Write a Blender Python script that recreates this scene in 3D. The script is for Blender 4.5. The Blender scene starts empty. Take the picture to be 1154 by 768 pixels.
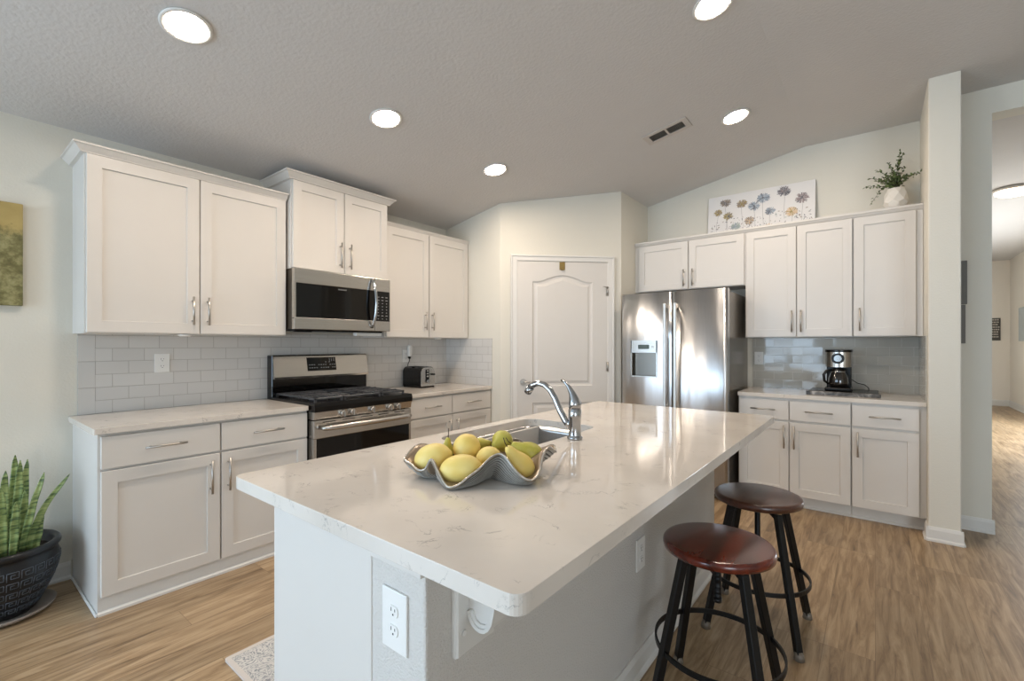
import bpy, bmesh, math, random
from mathutils import Vector, Matrix
random.seed(7)
S = bpy.context.scene
COL = S.collection
PI = math.pi
R = math.radians

# ------------------------------------------------------------------ camera, world, big lights, exposure
YAW = 38.26; CAMZ = 1.319; FPX = 519.4; HOR = 388.25
cd = bpy.data.cameras.new('camera'); cam = bpy.data.objects.new('camera', cd); COL.objects.link(cam)
cam.location = (0, 0, CAMZ); cam.rotation_euler = (R(90), 0, R(YAW))
cd.sensor_width = 36; cd.lens = FPX/1154*36; cd.shift_y = (HOR-384)/1154; cd.clip_start = .02; cd.clip_end = 100
S.camera = cam
S.view_settings.view_transform = 'Standard'; S.view_settings.look = 'None'
S.view_settings.gamma = 1; S.view_settings.use_curve_mapping = False
S.view_settings.exposure = 0.10
w = bpy.data.worlds.new('world'); S.world = w; w.use_nodes = True
w.node_tree.nodes['Background'].inputs[0].default_value = (.75, .87, 1, 1)
w.node_tree.nodes['Background'].inputs[1].default_value = 3.0
CAN_EMIT = 200.0
def area(name, loc, rot, sx, sy, power, col):
    l = bpy.data.lights.new(name, 'AREA'); l.shape = 'RECTANGLE'; l.size = sx; l.size_y = sy; l.energy = power; l.color = col
    o = bpy.data.objects.new(name, l); COL.objects.link(o); o.location = loc; o.rotation_euler = rot; return o
# daylight through the windows behind the camera (in the openings of wall_back), the window of the hall's side wall, and one added fill light
area('daylight_back_window', (-2.1, -3.66, 1.35), (R(90), 0, 0), 2.4, 1.9, 76, (.52, .75, 1))
area('daylight_side_door', (-3.63, -2.2, 1.15), (0, R(-90), 0), 2.1, 1.9, 62, (.52, .75, 1))
area('added_fill_right', (3.7, -3.66, 1.2), (R(90), 0, 0), 2.6, 2.1, 105, (.80, .90, 1))  # added fill for the island's seating side; no window known here
area('daylight_hall_window', (2.30, 9.6, 1.1), (0, R(90), 0), 1.5, 3.6, 110, (.84, .92, 1))

# ------------------------------------------------------------------ materials
def nt(name):
    m = bpy.data.materials.new(name); m.use_nodes = True
    t = m.node_tree; return m, t, t.nodes['Principled BSDF']
def N(t, kind, **kw):
    n = t.nodes.new(kind)
    for k, v in kw.items():
        if k.startswith('i_'):
            n.inputs[k[2:].replace('_', ' ')].default_value = v
        else: setattr(n, k, v)
    return n
def srgb(r, g, b):
    f = lambda c: ((c/255+.055)/1.055)**2.4 if c > 10 else c/255/12.92
    return (f(r), f(g), f(b), 1)
def coords(t, axes='xyz', scale=(1, 1, 1)):
    tc = N(t, 'ShaderNodeNewGeometry'); s = N(t, 'ShaderNodeSeparateXYZ'); c = N(t, 'ShaderNodeCombineXYZ')
    t.links.new(tc.outputs['Position'], s.inputs[0])
    for i, a in enumerate(axes):
        if scale[i] != 1:
            m = N(t, 'ShaderNodeMath', operation='MULTIPLY'); m.inputs[1].default_value = scale[i]
            t.links.new(s.outputs['xyz'.index(a)], m.inputs[0]); t.links.new(m.outputs[0], c.inputs[i])
        else: t.links.new(s.outputs['xyz'.index(a)], c.inputs[i])
    return c.outputs[0]
def simple(name, rgb, rough=.5, metal=0, noise=0, nscale=40, bump=0, bscale=120, spec=.5, coat=0, emit=None, emits=0, trans=0):
    m, t, p = nt(name)
    c = srgb(*rgb); p.inputs['Base Color'].default_value = c
    p.inputs['Roughness'].default_value = rough; p.inputs['Metallic'].default_value = metal
    p.inputs['Specular IOR Level'].default_value = spec; p.inputs['Coat Weight'].default_value = coat
    p.inputs['Transmission Weight'].default_value = trans
    co = coords(t)
    if noise:
        n = N(t, 'ShaderNodeTexNoise'); n.inputs['Scale'].default_value = nscale; n.inputs['Detail'].default_value = 4
        t.links.new(co, n.inputs['Vector'])
        mx = N(t, 'ShaderNodeMix', data_type='RGBA')
        mx.inputs[6].default_value = tuple(v*(1-noise) for v in c[:3])+(1,); mx.inputs[7].default_value = tuple(min(1, v*(1+noise)) for v in c[:3])+(1,)
        t.links.new(n.outputs['Fac'], mx.inputs[0]); t.links.new(mx.outputs[2], p.inputs['Base Color'])
    if bump:
        n = N(t, 'ShaderNodeTexNoise'); n.inputs['Scale'].default_value = bscale; n.inputs['Detail'].default_value = 3
        t.links.new(co, n.inputs['Vector'])
        b = N(t, 'ShaderNodeBump'); b.inputs['Strength'].default_value = bump; b.inputs['Distance'].default_value = .01
        t.links.new(n.outputs['Fac'], b.inputs['Height']); t.links.new(b.outputs[0], p.inputs['Normal'])
    if emit:
        p.inputs['Emission Color'].default_value = srgb(*emit); p.inputs['Emission Strength'].default_value = emits
    return m
def ramp(t, src, stops):
    r = N(t, 'ShaderNodeValToRGB'); e = r.color_ramp.elements
    while len(e) < len(stops): e.new(.5)
    for el, (pos, c) in zip(e, stops): el.position = pos; el.color = c
    t.links.new(src, r.inputs[0]); return r.outputs[0]

WHITE = simple('cabinet_paint', (214, 210, 204), .38, noise=.015, nscale=8)
TRIMW = simple('trim_paint', (220, 218, 213), .35, noise=.015, nscale=8)
DOORW = simple('door_paint', (212, 208, 202), .4, noise=.015, nscale=8)
WALL = simple('wall_paint', (219, 215, 203), .75, noise=.01, nscale=5, bump=.10, bscale=90)
HALLW = simple('hall_wall_paint', (232, 225, 214), .75, noise=.01, nscale=5)
CEIL = simple('ceiling_texture_paint', (208, 206, 204), .9, noise=.02, nscale=6, bump=.3, bscale=55)
PONY = simple('island_textured_drywall', (206, 202, 196), .8, bump=.45, bscale=170)
NICKEL = simple('brushed_nickel', (186, 182, 176), .35, 1, noise=.05, nscale=60)
CHROME = simple('faucet_chrome', (178, 180, 182), .14, 1, noise=.02)
BLACK = simple('black_enamel', (12, 11, 11), .25, noise=.1, spec=.3)
BLACKG = simple('black_glass', (8, 7, 7), .06, noise=.1, spec=.4)
BLACKM = simple('black_powder_coat', (13, 12, 12), .4, bump=.05, bscale=400, spec=.35)
IRON = simple('cast_iron_grate', (92, 94, 98), .3, .6, noise=.2, bump=.1)
PLASTICW = simple('white_plastic', (232, 231, 227), .3, noise=.01)
DARKSLOT = simple('outlet_slot_dark', (40, 38, 36), .6, noise=.1)
def steel(name, rgb, rough, axes, sc, waves=0, aniso=False):
    m, t, p = nt(name)
    p.inputs['Metallic'].default_value = 1; p.inputs['Roughness'].default_value = rough
    if aniso:
        p.inputs['Anisotropic'].default_value = .8; p.inputs['Anisotropic Rotation'].default_value = .25; tg = N(t, 'ShaderNodeTangent', direction_type='RADIAL', axis='Z'); t.links.new(tg.outputs[0], p.inputs['Tangent'])
    n = N(t, 'ShaderNodeTexNoise'); n.inputs['Scale'].default_value = 1; n.inputs['Detail'].default_value = 3
    t.links.new(coords(t, axes, sc), n.inputs['Vector'])
    a = srgb(*rgb)
    c = ramp(t, n.outputs['Fac'], [(.3, tuple(v*.88 for v in a[:3])+(1,)), (.7, a)])
    t.links.new(c, p.inputs['Base Color'])
    if waves:
        n2 = N(t, 'ShaderNodeTexNoise'); n2.inputs['Scale'].default_value = 1; n2.inputs['Detail'].default_value = 1
        t.links.new(coords(t, 'xyz', (8, 8, .45)), n2.inputs['Vector'])
        b = N(t, 'ShaderNodeBump'); b.inputs['Strength'].default_value = 1; b.inputs['Distance'].default_value = waves
        t.links.new(n2.outputs['Fac'], b.inputs['Height']); t.links.new(b.outputs[0], p.inputs['Normal'])
    return m
STEELH = steel('stainless_brushed_horizontal', (200, 197, 192), .27, 'xyz', (4, 4, 500))
STEELV = steel('stainless_brushed_vertical', (222, 224, 226), .3, 'xyz', (400, 400, 4), .006, True)
STEELS = steel('sink_stainless', (180, 180, 180), .25, 'xyz', (300, 300, 6))
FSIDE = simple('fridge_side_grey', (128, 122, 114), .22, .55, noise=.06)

def tile(name, axes, c1, c2, mortar, rough, tiltamt, w=.1524, h=.0762, z0=.914, xoff=0, offset=.5):
    m, t, p = nt(name)
    co = coords(t, axes)
    mp = N(t, 'ShaderNodeVectorMath', operation='SUBTRACT'); mp.inputs[1].default_value = (xoff, z0, 0)
    t.links.new(co, mp.inputs[0])
    br = N(t, 'ShaderNodeTexBrick'); br.offset = offset; br.offset_frequency = 2; br.squash = 1
    br.inputs['Scale'].default_value = 1; br.inputs['Brick Width'].default_value = w; br.inputs['Row Height'].default_value = h
    br.inputs['Mortar Size'].default_value = .0016; br.inputs['Mortar Smooth'].default_value = .2; br.inputs['Bias'].default_value = 0
    br.inputs['Color1'].default_value = srgb(*c1); br.inputs['Color2'].default_value = srgb(*c2); br.inputs['Mortar'].default_value = srgb(*mortar)
    t.links.new(mp.outputs[0], br.inputs['Vector']); t.links.new(br.outputs['Color'], p.inputs['Base Color'])
    p.inputs['Roughness'].default_value = rough
    inv = N(t, 'ShaderNodeMath', operation='SUBTRACT'); inv.inputs[0].default_value = 1
    t.links.new(br.outputs['Fac'], inv.inputs[1])
    b = N(t, 'ShaderNodeBump'); b.inputs['Strength'].default_value = .8; b.inputs['Distance'].default_value = .0015
    t.links.new(inv.outputs[0], b.inputs['Height'])
    if tiltamt:
        # each tile set at its own slight tilt: random colour per brick bends the normal
        b2 = N(t, 'ShaderNodeTexBrick'); b2.offset = offset; b2.offset_frequency = 2
        for k, v in (('Scale', 1), ('Brick Width', w), ('Row Height', h), ('Mortar Size', 0), ('Bias', 0)): b2.inputs[k].default_value = v
        b2.inputs['Color1'].default_value = (0, 0, 0, 1); b2.inputs['Color2'].default_value = (1, 1, 1, 1)
        t.links.new(mp.outputs[0], b2.inputs['Vector'])
        wn = N(t, 'ShaderNodeTexWhiteNoise', noise_dimensions='3D'); t.links.new(b2.outputs['Color'], wn.inputs['Vector'])
        sb = N(t, 'ShaderNodeVectorMath', operation='SUBTRACT'); sb.inputs[1].default_value = (.5, .5, .5)
        t.links.new(wn.outputs['Color'], sb.inputs[0])
        sc = N(t, 'ShaderNodeVectorMath', operation='SCALE'); sc.inputs['Scale'].default_value = tiltamt
        t.links.new(sb.outputs[0], sc.inputs[0])
        ad = N(t, 'ShaderNodeVectorMath', operation='ADD'); t.links.new(b.outputs[0], ad.inputs[0]); t.links.new(sc.outputs[0], ad.inputs[1])
        nm = N(t, 'ShaderNodeVectorMath', operation='NORMALIZE'); t.links.new(ad.outputs[0], nm.inputs[0])
        t.links.new(nm.outputs[0], p.inputs['Normal'])
    else: t.links.new(b.outputs[0], p.inputs['Normal'])
    return m
TILE_L = tile('grey_subway_tile', 'yzx', (204, 202, 198), (209, 207, 203), (176, 172, 166), .22, .03, xoff=.528+.0762)
TILE_LR = tile('grey_subway_tile_return', 'xzy', (204, 202, 198), (209, 207, 203), (176, 172, 166), .22, .03)
TILE_LE = tile('grey_subway_tile_upright_column', 'yzx', (204, 202, 198), (209, 207, 203), (176, 172, 166), .22, .03, w=.0772, h=.1524, xoff=.5272, offset=0)
TILE_R = tile('taupe_glass_tile', 'xzy', (182, 179, 170), (188, 185, 176), (214, 212, 206), .07, .035, xoff=-.9)
TILE_RR = tile('taupe_glass_tile_return', 'yzx', (182, 179, 170), (188, 185, 176), (214, 212, 206), .07, .035, xoff=4.28)

def quartz():
    m, t, p = nt('white_veined_quartz')
    co = coords(t)
    n = N(t, 'ShaderNodeTexNoise'); n.inputs['Scale'].default_value = 6.5; n.inputs['Detail'].default_value = 7; n.inputs['Roughness'].default_value = .62; n.inputs['Distortion'].default_value = 1.3
    t.links.new(co, n.inputs['Vector'])
    a = N(t, 'ShaderNodeMath', operation='SUBTRACT'); a.inputs[1].default_value = .5; t.links.new(n.outputs['Fac'], a.inputs[0])
    b = N(t, 'ShaderNodeMath', operation='ABSOLUTE'); t.links.new(a.outputs[0], b.inputs[0])
    veins = ramp(t, b.outputs[0], [(0, (1, 1, 1, 1)), (.012, (.0, .0, .0, 1))])
    n2 = N(t, 'ShaderNodeTexNoise'); n2.inputs['Scale'].default_value = 13; n2.inputs['Detail'].default_value = 3; t.links.new(co, n2.inputs['Vector'])
    msk = ramp(t, n2.outputs['Fac'], [(.52, (0, 0, 0, 1)), (.66, (1, 1, 1, 1))])
    mu = N(t, 'ShaderNodeMath', operation='MULTIPLY'); t.links.new(veins, mu.inputs[0]); t.links.new(msk, mu.inputs[1])
    mu2 = N(t, 'ShaderNodeMath', operation='MULTIPLY'); mu2.inputs[1].default_value = .85; t.links.new(mu.outputs[0], mu2.inputs[0])
    n3 = N(t, 'ShaderNodeTexNoise'); n3.inputs['Scale'].default_value = 4; n3.inputs['Detail'].default_value = 5; t.links.new(co, n3.inputs['Vector'])
    base = ramp(t, n3.outputs['Fac'], [(.35, srgb(212, 205, 196)), (.6, srgb(220, 213, 204))])
    mx = N(t, 'ShaderNodeMix', data_type='RGBA'); mx.inputs[7].default_value = srgb(138, 134, 130)
    t.links.new(mu2.outputs[0], mx.inputs[0]); t.links.new(base, mx.inputs[6]); t.links.new(mx.outputs[2], p.inputs['Base Color'])
    p.inputs['Roughness'].default_value = .06; p.inputs['Specular IOR Level'].default_value = .6
    return m
QUARTZ = quartz()
def planks():
    m, t, p = nt('oak_vinyl_plank')
    co = coords(t, 'yxz')
    br = N(t, 'ShaderNodeTexBrick'); br.offset = .37; br.offset_frequency = 3; br.squash = 1
    for k, v in (('Scale', 1), ('Brick Width', 1.22), ('Row Height', .18), ('Mortar Size', .0012), ('Mortar Smooth', .3), ('Bias', 0)): br.inputs[k].default_value = v
    br.inputs['Color1'].default_value = (0, 0, 0, 1); br.inputs['Color2'].default_value = (1, 1, 1, 1); br.inputs['Mortar'].default_value = (.5, .5, .5, 1)
    t.links.new(co, br.inputs['Vector'])
    # grain stretched along the plank, shifted per plank
    st = coords(t, 'yxz', (1.7, 20, 1)); sc = N(t, 'ShaderNodeVectorMath', operation='SCALE'); sc.inputs['Scale'].default_value = 14
    t.links.new(br.outputs['Color'], sc.inputs[0])
    ad = N(t, 'ShaderNodeVectorMath', operation='ADD'); t.links.new(st, ad.inputs[0]); t.links.new(sc.outputs[0], ad.inputs[1])
    g = N(t, 'ShaderNodeTexNoise'); g.inputs['Scale'].default_value = 1.4; g.inputs['Detail'].default_value = 7; g.inputs['Roughness'].default_value = .65; g.inputs['Distortion'].default_value = .9
    t.links.new(ad.outputs[0], g.inputs['Vector'])
    grain = ramp(t, g.outputs['Fac'], [(.30, srgb(112, 89, 63)), (.43, srgb(150, 123, 91)), (.56, srgb(178, 151, 117)), (.74, srgb(199, 174, 141))])
    pl = ramp(t, br.outputs['Color'], [(0, (.80, .81, .82, 1)), (1, (1.0, 1.0, 1.0, 1))])
    mx = N(t, 'ShaderNodeMix', data_type='RGBA', blend_type='MULTIPLY'); mx.inputs[0].default_value = 1
    t.links.new(grain, mx.inputs[6]); t.links.new(pl, mx.inputs[7])
    mo = N(t, 'ShaderNodeMix', data_type='RGBA'); mo.inputs[7].default_value = srgb(96, 72, 50)
    fc = N(t, 'ShaderNodeMath', operation='MULTIPLY'); fc.inputs[1].default_value = .55; t.links.new(br.outputs['Fac'], fc.inputs[0])
    t.links.new(fc.outputs[0], mo.inputs[0]); t.links.new(mx.outputs[2], mo.inputs[6])
    t.links.new(mo.outputs[2], p.inputs['Base Color'])
    rr = N(t, 'ShaderNodeMapRange'); rr.inputs[3].default_value = .28; rr.inputs[4].default_value = .45
    t.links.new(g.outputs['Fac'], rr.inputs[0]); t.links.new(rr.outputs[0], p.inputs['Roughness'])
    b = N(t, 'ShaderNodeBump'); b.inputs['Strength'].default_value = .15; b.inputs['Distance'].default_value = .002
    t.links.new(g.outputs['Fac'], b.inputs['Height']); t.links.new(b.outputs[0], p.inputs['Normal'])
    return m
PLANK = planks()
def wood(name, dark, light, rough):
    m, t, p = nt(name)
    n = N(t, 'ShaderNodeTexNoise'); n.inputs['Scale'].default_value = 3; n.inputs['Detail'].default_value = 6; n.inputs['Distortion'].default_value = .6
    t.links.new(coords(t, 'xyz', (9, 1.2, 9)), n.inputs['Vector'])
    c = ramp(t, n.outputs['Fac'], [(.3, srgb(*dark)), (.7, srgb(*light))]); t.links.new(c, p.inputs['Base Color'])
    p.inputs['Roughness'].default_value = rough; p.inputs['Coat Weight'].default_value = .4; p.inputs['Coat Roughness'].default_value = .15
    return m
CHERRY = wood('cherry_stained_seat', (66, 20, 12), (116, 44, 26), .22)
CHERRY_REFL = wood('cherry_seat_painted_reflection', (62, 34, 24), (92, 54, 38), .32)  # same cherry wood; browner tone from reflection put into the colour

# ------------------------------------------------------------------ mesh helpers
WL = {}
def wloc(o): return WL.get(o.name, Vector((0, 0, 0))) if o else Vector((0, 0, 0))
def ident(u, d, z): return (u, d, z)
class MB:
    """gathers shapes into one mesh; f maps (along, out, up) into the world"""
    def __init__(s, f=ident): s.bm = bmesh.new(); s.f = f; s.mi = 0
    def v(s, u, d, z): return s.bm.verts.new(s.f(u, d, z))
    def face(s, vs, smooth=False):
        try: fc = s.bm.faces.new(vs)
        except ValueError: return
        fc.smooth = smooth; fc.material_index = s.mi; return fc
    def box(s, u0, u1, d0, d1, z0, z1, bev=0, seg=2):
        vs = [s.v(*c) for c in ((u0, d0, z0), (u1, d0, z0), (u1, d1, z0), (u0, d1, z0), (u0, d0, z1), (u1, d0, z1), (u1, d1, z1), (u0, d1, z1))]
        fs = [s.face([vs[i] for i in q]) for q in ((0, 3, 2, 1), (4, 5, 6, 7), (0, 1, 5, 4), (1, 2, 6, 5), (2, 3, 7, 6), (3, 0, 4, 7))]
        if bev:
            es = list({e for f in fs for e in f.edges})
            r = bmesh.ops.bevel(s.bm, geom=es, offset=bev, segments=seg, affect='EDGES', profile=.5, clamp_overlap=True)
            for f in r['faces']: f.material_index = s.mi
        return s
    def prism(s, pts, z0, z1, axis='z', bev=0):
        """pts polygon; axis z: (u,d) extruded in z; axis d: (u,z) extruded in d; axis u: (d,z) extruded in u"""
        def mk(p, h): return s.v(p[0], p[1], h) if axis == 'z' else (s.v(p[0], h, p[1]) if axis == 'd' else s.v(h, p[0], p[1]))
        a = [mk(p, z0) for p in pts]; b = [mk(p, z1) for p in pts]; n = len(pts)
        fs = [s.face(a), s.face(b)] + [s.face([a[i], a[(i+1) % n], b[(i+1) % n], b[i]]) for i in range(n)]
        if bev:
            es = list({e for f in fs if f for e in f.edges})
            bmesh.ops.bevel(s.bm, geom=es, offset=bev, segments=2, affect='EDGES', profile=.5, clamp_overlap=True)
        return s
    def ring(s, c, r, ax, up, n, r2=None):
        r2 = r2 or r
        return [s.v(*(Vector(c)+ax*(math.cos(2*PI*i/n)*r)+up*(math.sin(2*PI*i/n)*r2))) for i in range(n)]
    def tube(s, pts, r, n=10, r2=None, cap=True, closed=False):
        pts = [Vector(p) for p in pts]; rs = r if isinstance(r, (list, tuple)) else [r]*len(pts)
        rings = []; m = len(pts); prev = None
        for i, p in enumerate(pts):
            a = pts[(i-1) % m] if (closed or i > 0) else p; b = pts[(i+1) % m] if (closed or i < m-1) else p
            t = (b-a).normalized()
            if prev is None:
                ref = Vector((0, 0, 1)) if abs(t.z) < .9 else Vector((1, 0, 0)); ax = t.cross(ref).normalized()
            else: ax = (prev-t*prev.dot(t)).normalized()
            prev = ax; up = t.cross(ax).normalized()
            rings.append(s.ring(p, rs[i], ax, up, n, (r2 if r2 else rs[i])))
        for i in range(m-1 if not closed else m):
            A = rings[i]; B = rings[(i+1) % m]
            for j in range(n): s.face([A[j], A[(j+1) % n], B[(j+1) % n], B[j]], True)
        if cap and not closed: s.face(rings[0][::-1]); s.face(rings[-1])
        return s
    def cyl(s, p0, p1, r, n=20): return s.tube([p0, p1], r, n)
    def lathe(s, prof, c=(0, 0, 0), n=36, M=None, smooth=True, jit=None, cap=True):
        """prof list of (radius, height) about a vertical axis through c; M turns it"""
        rings = []; c = Vector(c)
        for r, h in prof:
            ring = []
            for i in range(n):
                a = 2*PI*i/n; q = Vector((r*math.cos(a), r*math.sin(a), h))
                if jit: q = jit(q, a)
                if M is not None: q = M @ q
                ring.append(s.v(*(q+c)))
            rings.append(ring)
        for A, B in zip(rings, rings[1:]):
            for j in range(n): s.face([A[j], A[(j+1) % n], B[(j+1) % n], B[j]], smooth)
        if cap and prof[0][0] > 1e-6: s.face(rings[0][::-1])
        if cap and prof[-1][0] > 1e-6: s.face(rings[-1])
        return s
    def build(s, name, mats, parent=None, fix=True):
        bmesh.ops.remove_doubles(s.bm, verts=s.bm.verts, dist=1e-6)
        if fix: bmesh.ops.recalc_face_normals(s.bm, faces=s.bm.faces)
        me = bpy.data.meshes.new(name)
        off = wloc(parent)
        if off.length: bmesh.ops.translate(s.bm, verts=s.bm.verts, vec=-off)
        s.bm.to_mesh(me); s.bm.free()
        for m in (mats if isinstance(mats, (list, tuple)) else [mats]): me.materials.append(m)
        o = bpy.data.objects.new(name, me); COL.objects.link(o)
        if parent: o.parent = parent; WL[o.name] = off
        return o
def tag(o, label, cat, group=None):
    o['label'] = label; o['category'] = cat
    if group: o['group'] = group
    return o
def thing(name, label, cat, loc, group=None):
    o = bpy.data.objects.new(name, None); COL.objects.link(o); o.location = loc; o.empty_display_size = .1
    WL[o.name] = Vector(loc); return tag(o, label, cat, group)
def struct(o): o['kind'] = 'structure'; return o
def text(name, body, size, M, mat, parent, extrude=.0006):
    c = bpy.data.curves.new('lettering', 'FONT'); c.body = body; c.size = size; c.extrude = extrude; c.align_x = 'CENTER'; c.align_y = 'CENTER'
    tmp = bpy.data.objects.new('tmp', c); COL.objects.link(tmp)
    dg = bpy.context.evaluated_depsgraph_get(); me = bpy.data.meshes.new_from_object(tmp.evaluated_get(dg)); bpy.data.objects.remove(tmp)
    me.transform(Matrix.Translation(-wloc(parent)) @ M); me.materials.clear(); me.materials.append(mat); me.name = name
    o = bpy.data.objects.new(name, me); COL.objects.link(o); o.parent = parent; return o

def rrect(x0, x1, y0, y1, r, n=6):
    out = []
    for cx, cy, a0 in ((x1-r, y1-r, 0), (x0+r, y1-r, 90), (x0+r, y0+r, 180), (x1-r, y0+r, 270)):
        for i in range(n+1):
            a = R(a0+90*i/n); out.append((cx+r*math.cos(a), cy+r*math.sin(a)))
    return out
def slab(outer, z0, z1, hole=None, bev=.003, f=ident):
    mb = MB(f); bm = mb.bm
    loops = [outer]+([hole] if hole else [])
    es = []; tops = []
    for L in loops:
        vs = [mb.v(x, y, z1) for x, y in L]; tops.append(vs)
        for i in range(len(vs)): es.append(bm.edges.new((vs[i], vs[(i+1) % len(vs)])))
    r = bmesh.ops.triangle_fill(bm, edges=es, use_beauty=True, normal=(0, 0, 1))
    faces = [g for g in r['geom'] if isinstance(g, bmesh.types.BMFace)]
    ex = bmesh.ops.extrude_face_region(bm, geom=faces)
    nv = [g for g in ex['geom'] if isinstance(g, bmesh.types.BMVert)]
    bmesh.ops.translate(bm, verts=nv, vec=Vector(f(0, 0, z0))-Vector(f(0, 0, z1)))
    bmesh.ops.recalc_face_normals(bm, faces=bm.faces)
    if bev:
        edges = [e for e in bm.edges if len(e.link_faces) == 2 and e.calc_face_angle(0) > .8]
        bmesh.ops.bevel(bm, geom=edges, offset=bev, segments=2, affect='EDGES', profile=.5, clamp_overlap=True)
    return mb

# frames: (along, out from the wall, up)
WX = -3.57; WY = 4.92
def FL(u, d, z): return (WX+d, u, z)            # stove wall, faces +x
def FR(u, d, z): return (u, WY-d, z)            # fridge wall, faces -y
Q = math.sqrt(.5); AX, AY = -2.825, 3.40
def FD(u, d, z): return (AX+u*Q+d*Q, AY+u*Q-d*Q, z)   # pantry wall at 45 degrees

def shaker(mb, u0, u1, z0, z1, d, t=.02, rail=.062, rec=.009):
    a = [(u0, z0), (u1, z0), (u1, z1), (u0, z1)]; b = [(u0+rail, z0+rail), (u1-rail, z0+rail), (u1-rail, z1-rail), (u0+rail, z1-rail)]
    e = .0018; c = [(u0+rail+e, z0+rail+e), (u1-rail-e, z0+rail+e), (u1-rail-e, z1-rail-e), (u0+rail+e, z1-rail-e)]
    g = .0015; a2 = [(u0+g, z0+g), (u1-g, z0+g), (u1-g, z1-g), (u0+g, z1-g)]
    L = [[mb.v(p[0], dd, p[1]) for p in q] for q, dd in ((a, d), (a, d+t-g), (a2, d+t), (b, d+t), (c, d+t-rec))]
    mb.face(L[0][::-1])
    for A, B in zip(L, L[1:]):
        for i in range(4): mb.face([A[i], A[(i+1) % 4], B[(i+1) % 4], B[i]])
    mb.face(L[-1])
def pull(f, u, z, d, ln, vert, parent):
    mb = MB(f); r = .0058
    P = (lambda s, dd: f(u, dd, z+s)) if vert else (lambda s, dd: f(u+s, dd, z))
    g = MB(); g.tube([P(-ln/2, d+.03), P(ln/2, d+.03)], r, 12)
    for s in (-ln/2+.025, ln/2-.025): g.tube([P(s, d), P(s, d+.03)], r*.85, 10)
    mb.bm.free(); return g.build('handle', NICKEL, parent)
def door(f, u0, u1, z0, z1, d, parent, hu=None, hz=None, hl=.175, vert=True, name='door', rail=.062):
    mb = MB(f); shaker(mb, u0, u1, z0, z1, d, rail=rail); o = mb.build(name, WHITE, parent)
    if hu is not None: pull(f, hu, hz, d+.02, hl, vert, o)
    return o
def drawer(f, u0, u1, z0, z1, d, parent, hl=.18):
    mb = MB(f); mb.box(u0, u1, d, d+.02, z0, z1, .0015, 1); o = mb.build('drawer', WHITE, parent)
    pull(f, (u0+u1)/2, (z0+z1)/2+.002, d+.02, hl, False, o); return o

# ------------------------------------------------------------------ room shell
XR = 6.0; YB = -3.6; RX = -.5; RZ = 3.11
def cz(x): return 2.53+.189*(x-WX) if x < RX else RZ
struct(MB().box(WX-.12, XR+.12, YB-.12, 15, -.1, 0).build('floor', PLANK))
m = MB(); m.prism([(WX-.12, cz(WX-.12)), (RX, RZ), (XR+.12, RZ), (XR+.12, RZ+.15), (RX, RZ+.15), (WX-.12, cz(WX-.12)+.15)], YB-.12, WY+.12, 'd'); struct(m.build('ceiling', CEIL))
m = MB()
for a_, b_, c_, d_ in ((YB-.12, -3.15, 0, 2.56), (-1.25, WY+.12, 0, 2.56), (-3.15, -1.25, 0, .08), (-3.15, -1.25, 2.22, 2.56)): m.box(WX-.12, WX, a_, b_, c_, d_)
struct(m.build('wall_left', WALL))
def gable(y0, y1, x0, x1, name, holes=()):
    m = MB()
    xs = sorted({x0, x1, *[h for a in holes for h in a[:2]], *([RX] if x0 < RX < x1 else [])})
    for a, b in zip(xs, xs[1:]):
        hh = [h for h in holes if h[0] <= a+1e-6 and h[1] >= b-1e-6]
        if hh:
            h = hh[0]
            if h[2] > 0: m.box(a, b, y0, y1, 0, h[2])
            lo = h[3]
        else: lo = 0
        m.prism([(a, lo), (b, lo), (b, cz(b)+.03), (a, cz(a)+.03)], y0, y1, 'd')
    return struct(m.build(name, WALL))
gable(WY, WY+.12, WX, .44, 'wall_fridge')
gable(YB-.12, YB, WX, XR, 'wall_back', [(-3.3, -.9, .4, 2.3), (2.4, 5.0, .1, 2.3)])  # second opening made only for the added fill light
struct(MB().box(XR, XR+.12, YB-.12, 4.75, 0, RZ+.05).build('wall_right', WALL))
# pier that ends the right cabinet run, and the wall with the hall opening
struct(MB().box(.28, .44, 4.18, 4.98, 0, RZ+.03, .006, 2).build('wall_pier', WALL))
m = MB(); m.box(.43, .637, 4.59, 4.75, 0, RZ+.03); m.box(.637, 1.9, 4.59, 4.75, 2.93, RZ+.03); m.box(1.9, XR, 4.59, 4.75, 0, RZ+.03); struct(m.build('wall_opening', WALL))
# pantry: return behind the counter, slanted wall, return beside the fridge
ch = [(-3.6, 3.40), (AX, AY), (-1.975, 4.25), (-1.975, 4.95), (-2.07, 4.95), (-2.07, 4.29), (-2.865, 3.495), (-3.6, 3.495)]
m = MB()
a = [m.v(x, y, 0) for x, y in ch]; b = [m.v(x, y, cz(x)+.03) for x, y in ch]
m.face(a); m.face(b)
for i in range(len(ch)): m.face([a[i], a[(i+1) % 8], b[(i+1) % 8], b[i]])
struct(m.build('wall_pantry', WALL))
# hall beyond
m = MB(); m.box(.5, 2.4, 14.2, 14.3, 0, 3.2); struct(m.build('wall_hall_end', HALLW))
m = MB(); m.box(2.24, 2.34, 4.75, 7.7, 0, 3.2); m.box(2.24, 2.34, 11.5, 14.3, 0, 3.2); m.box(2.24, 2.34, 7.7, 11.5, 0, .25); m.box(2.24, 2.34, 7.7, 11.5, 1.95, 3.2)
struct(m.build('wall_hall_right', HALLW))
struct(MB().box(.5, .62, 4.75, 14.3, 0, 3.2).build('wall_hall_left', HALLW))
struct(MB().box(.5, 2.4, 4.7501, 14.3, RZ, RZ+.1).build('ceiling_hall', CEIL))
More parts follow.
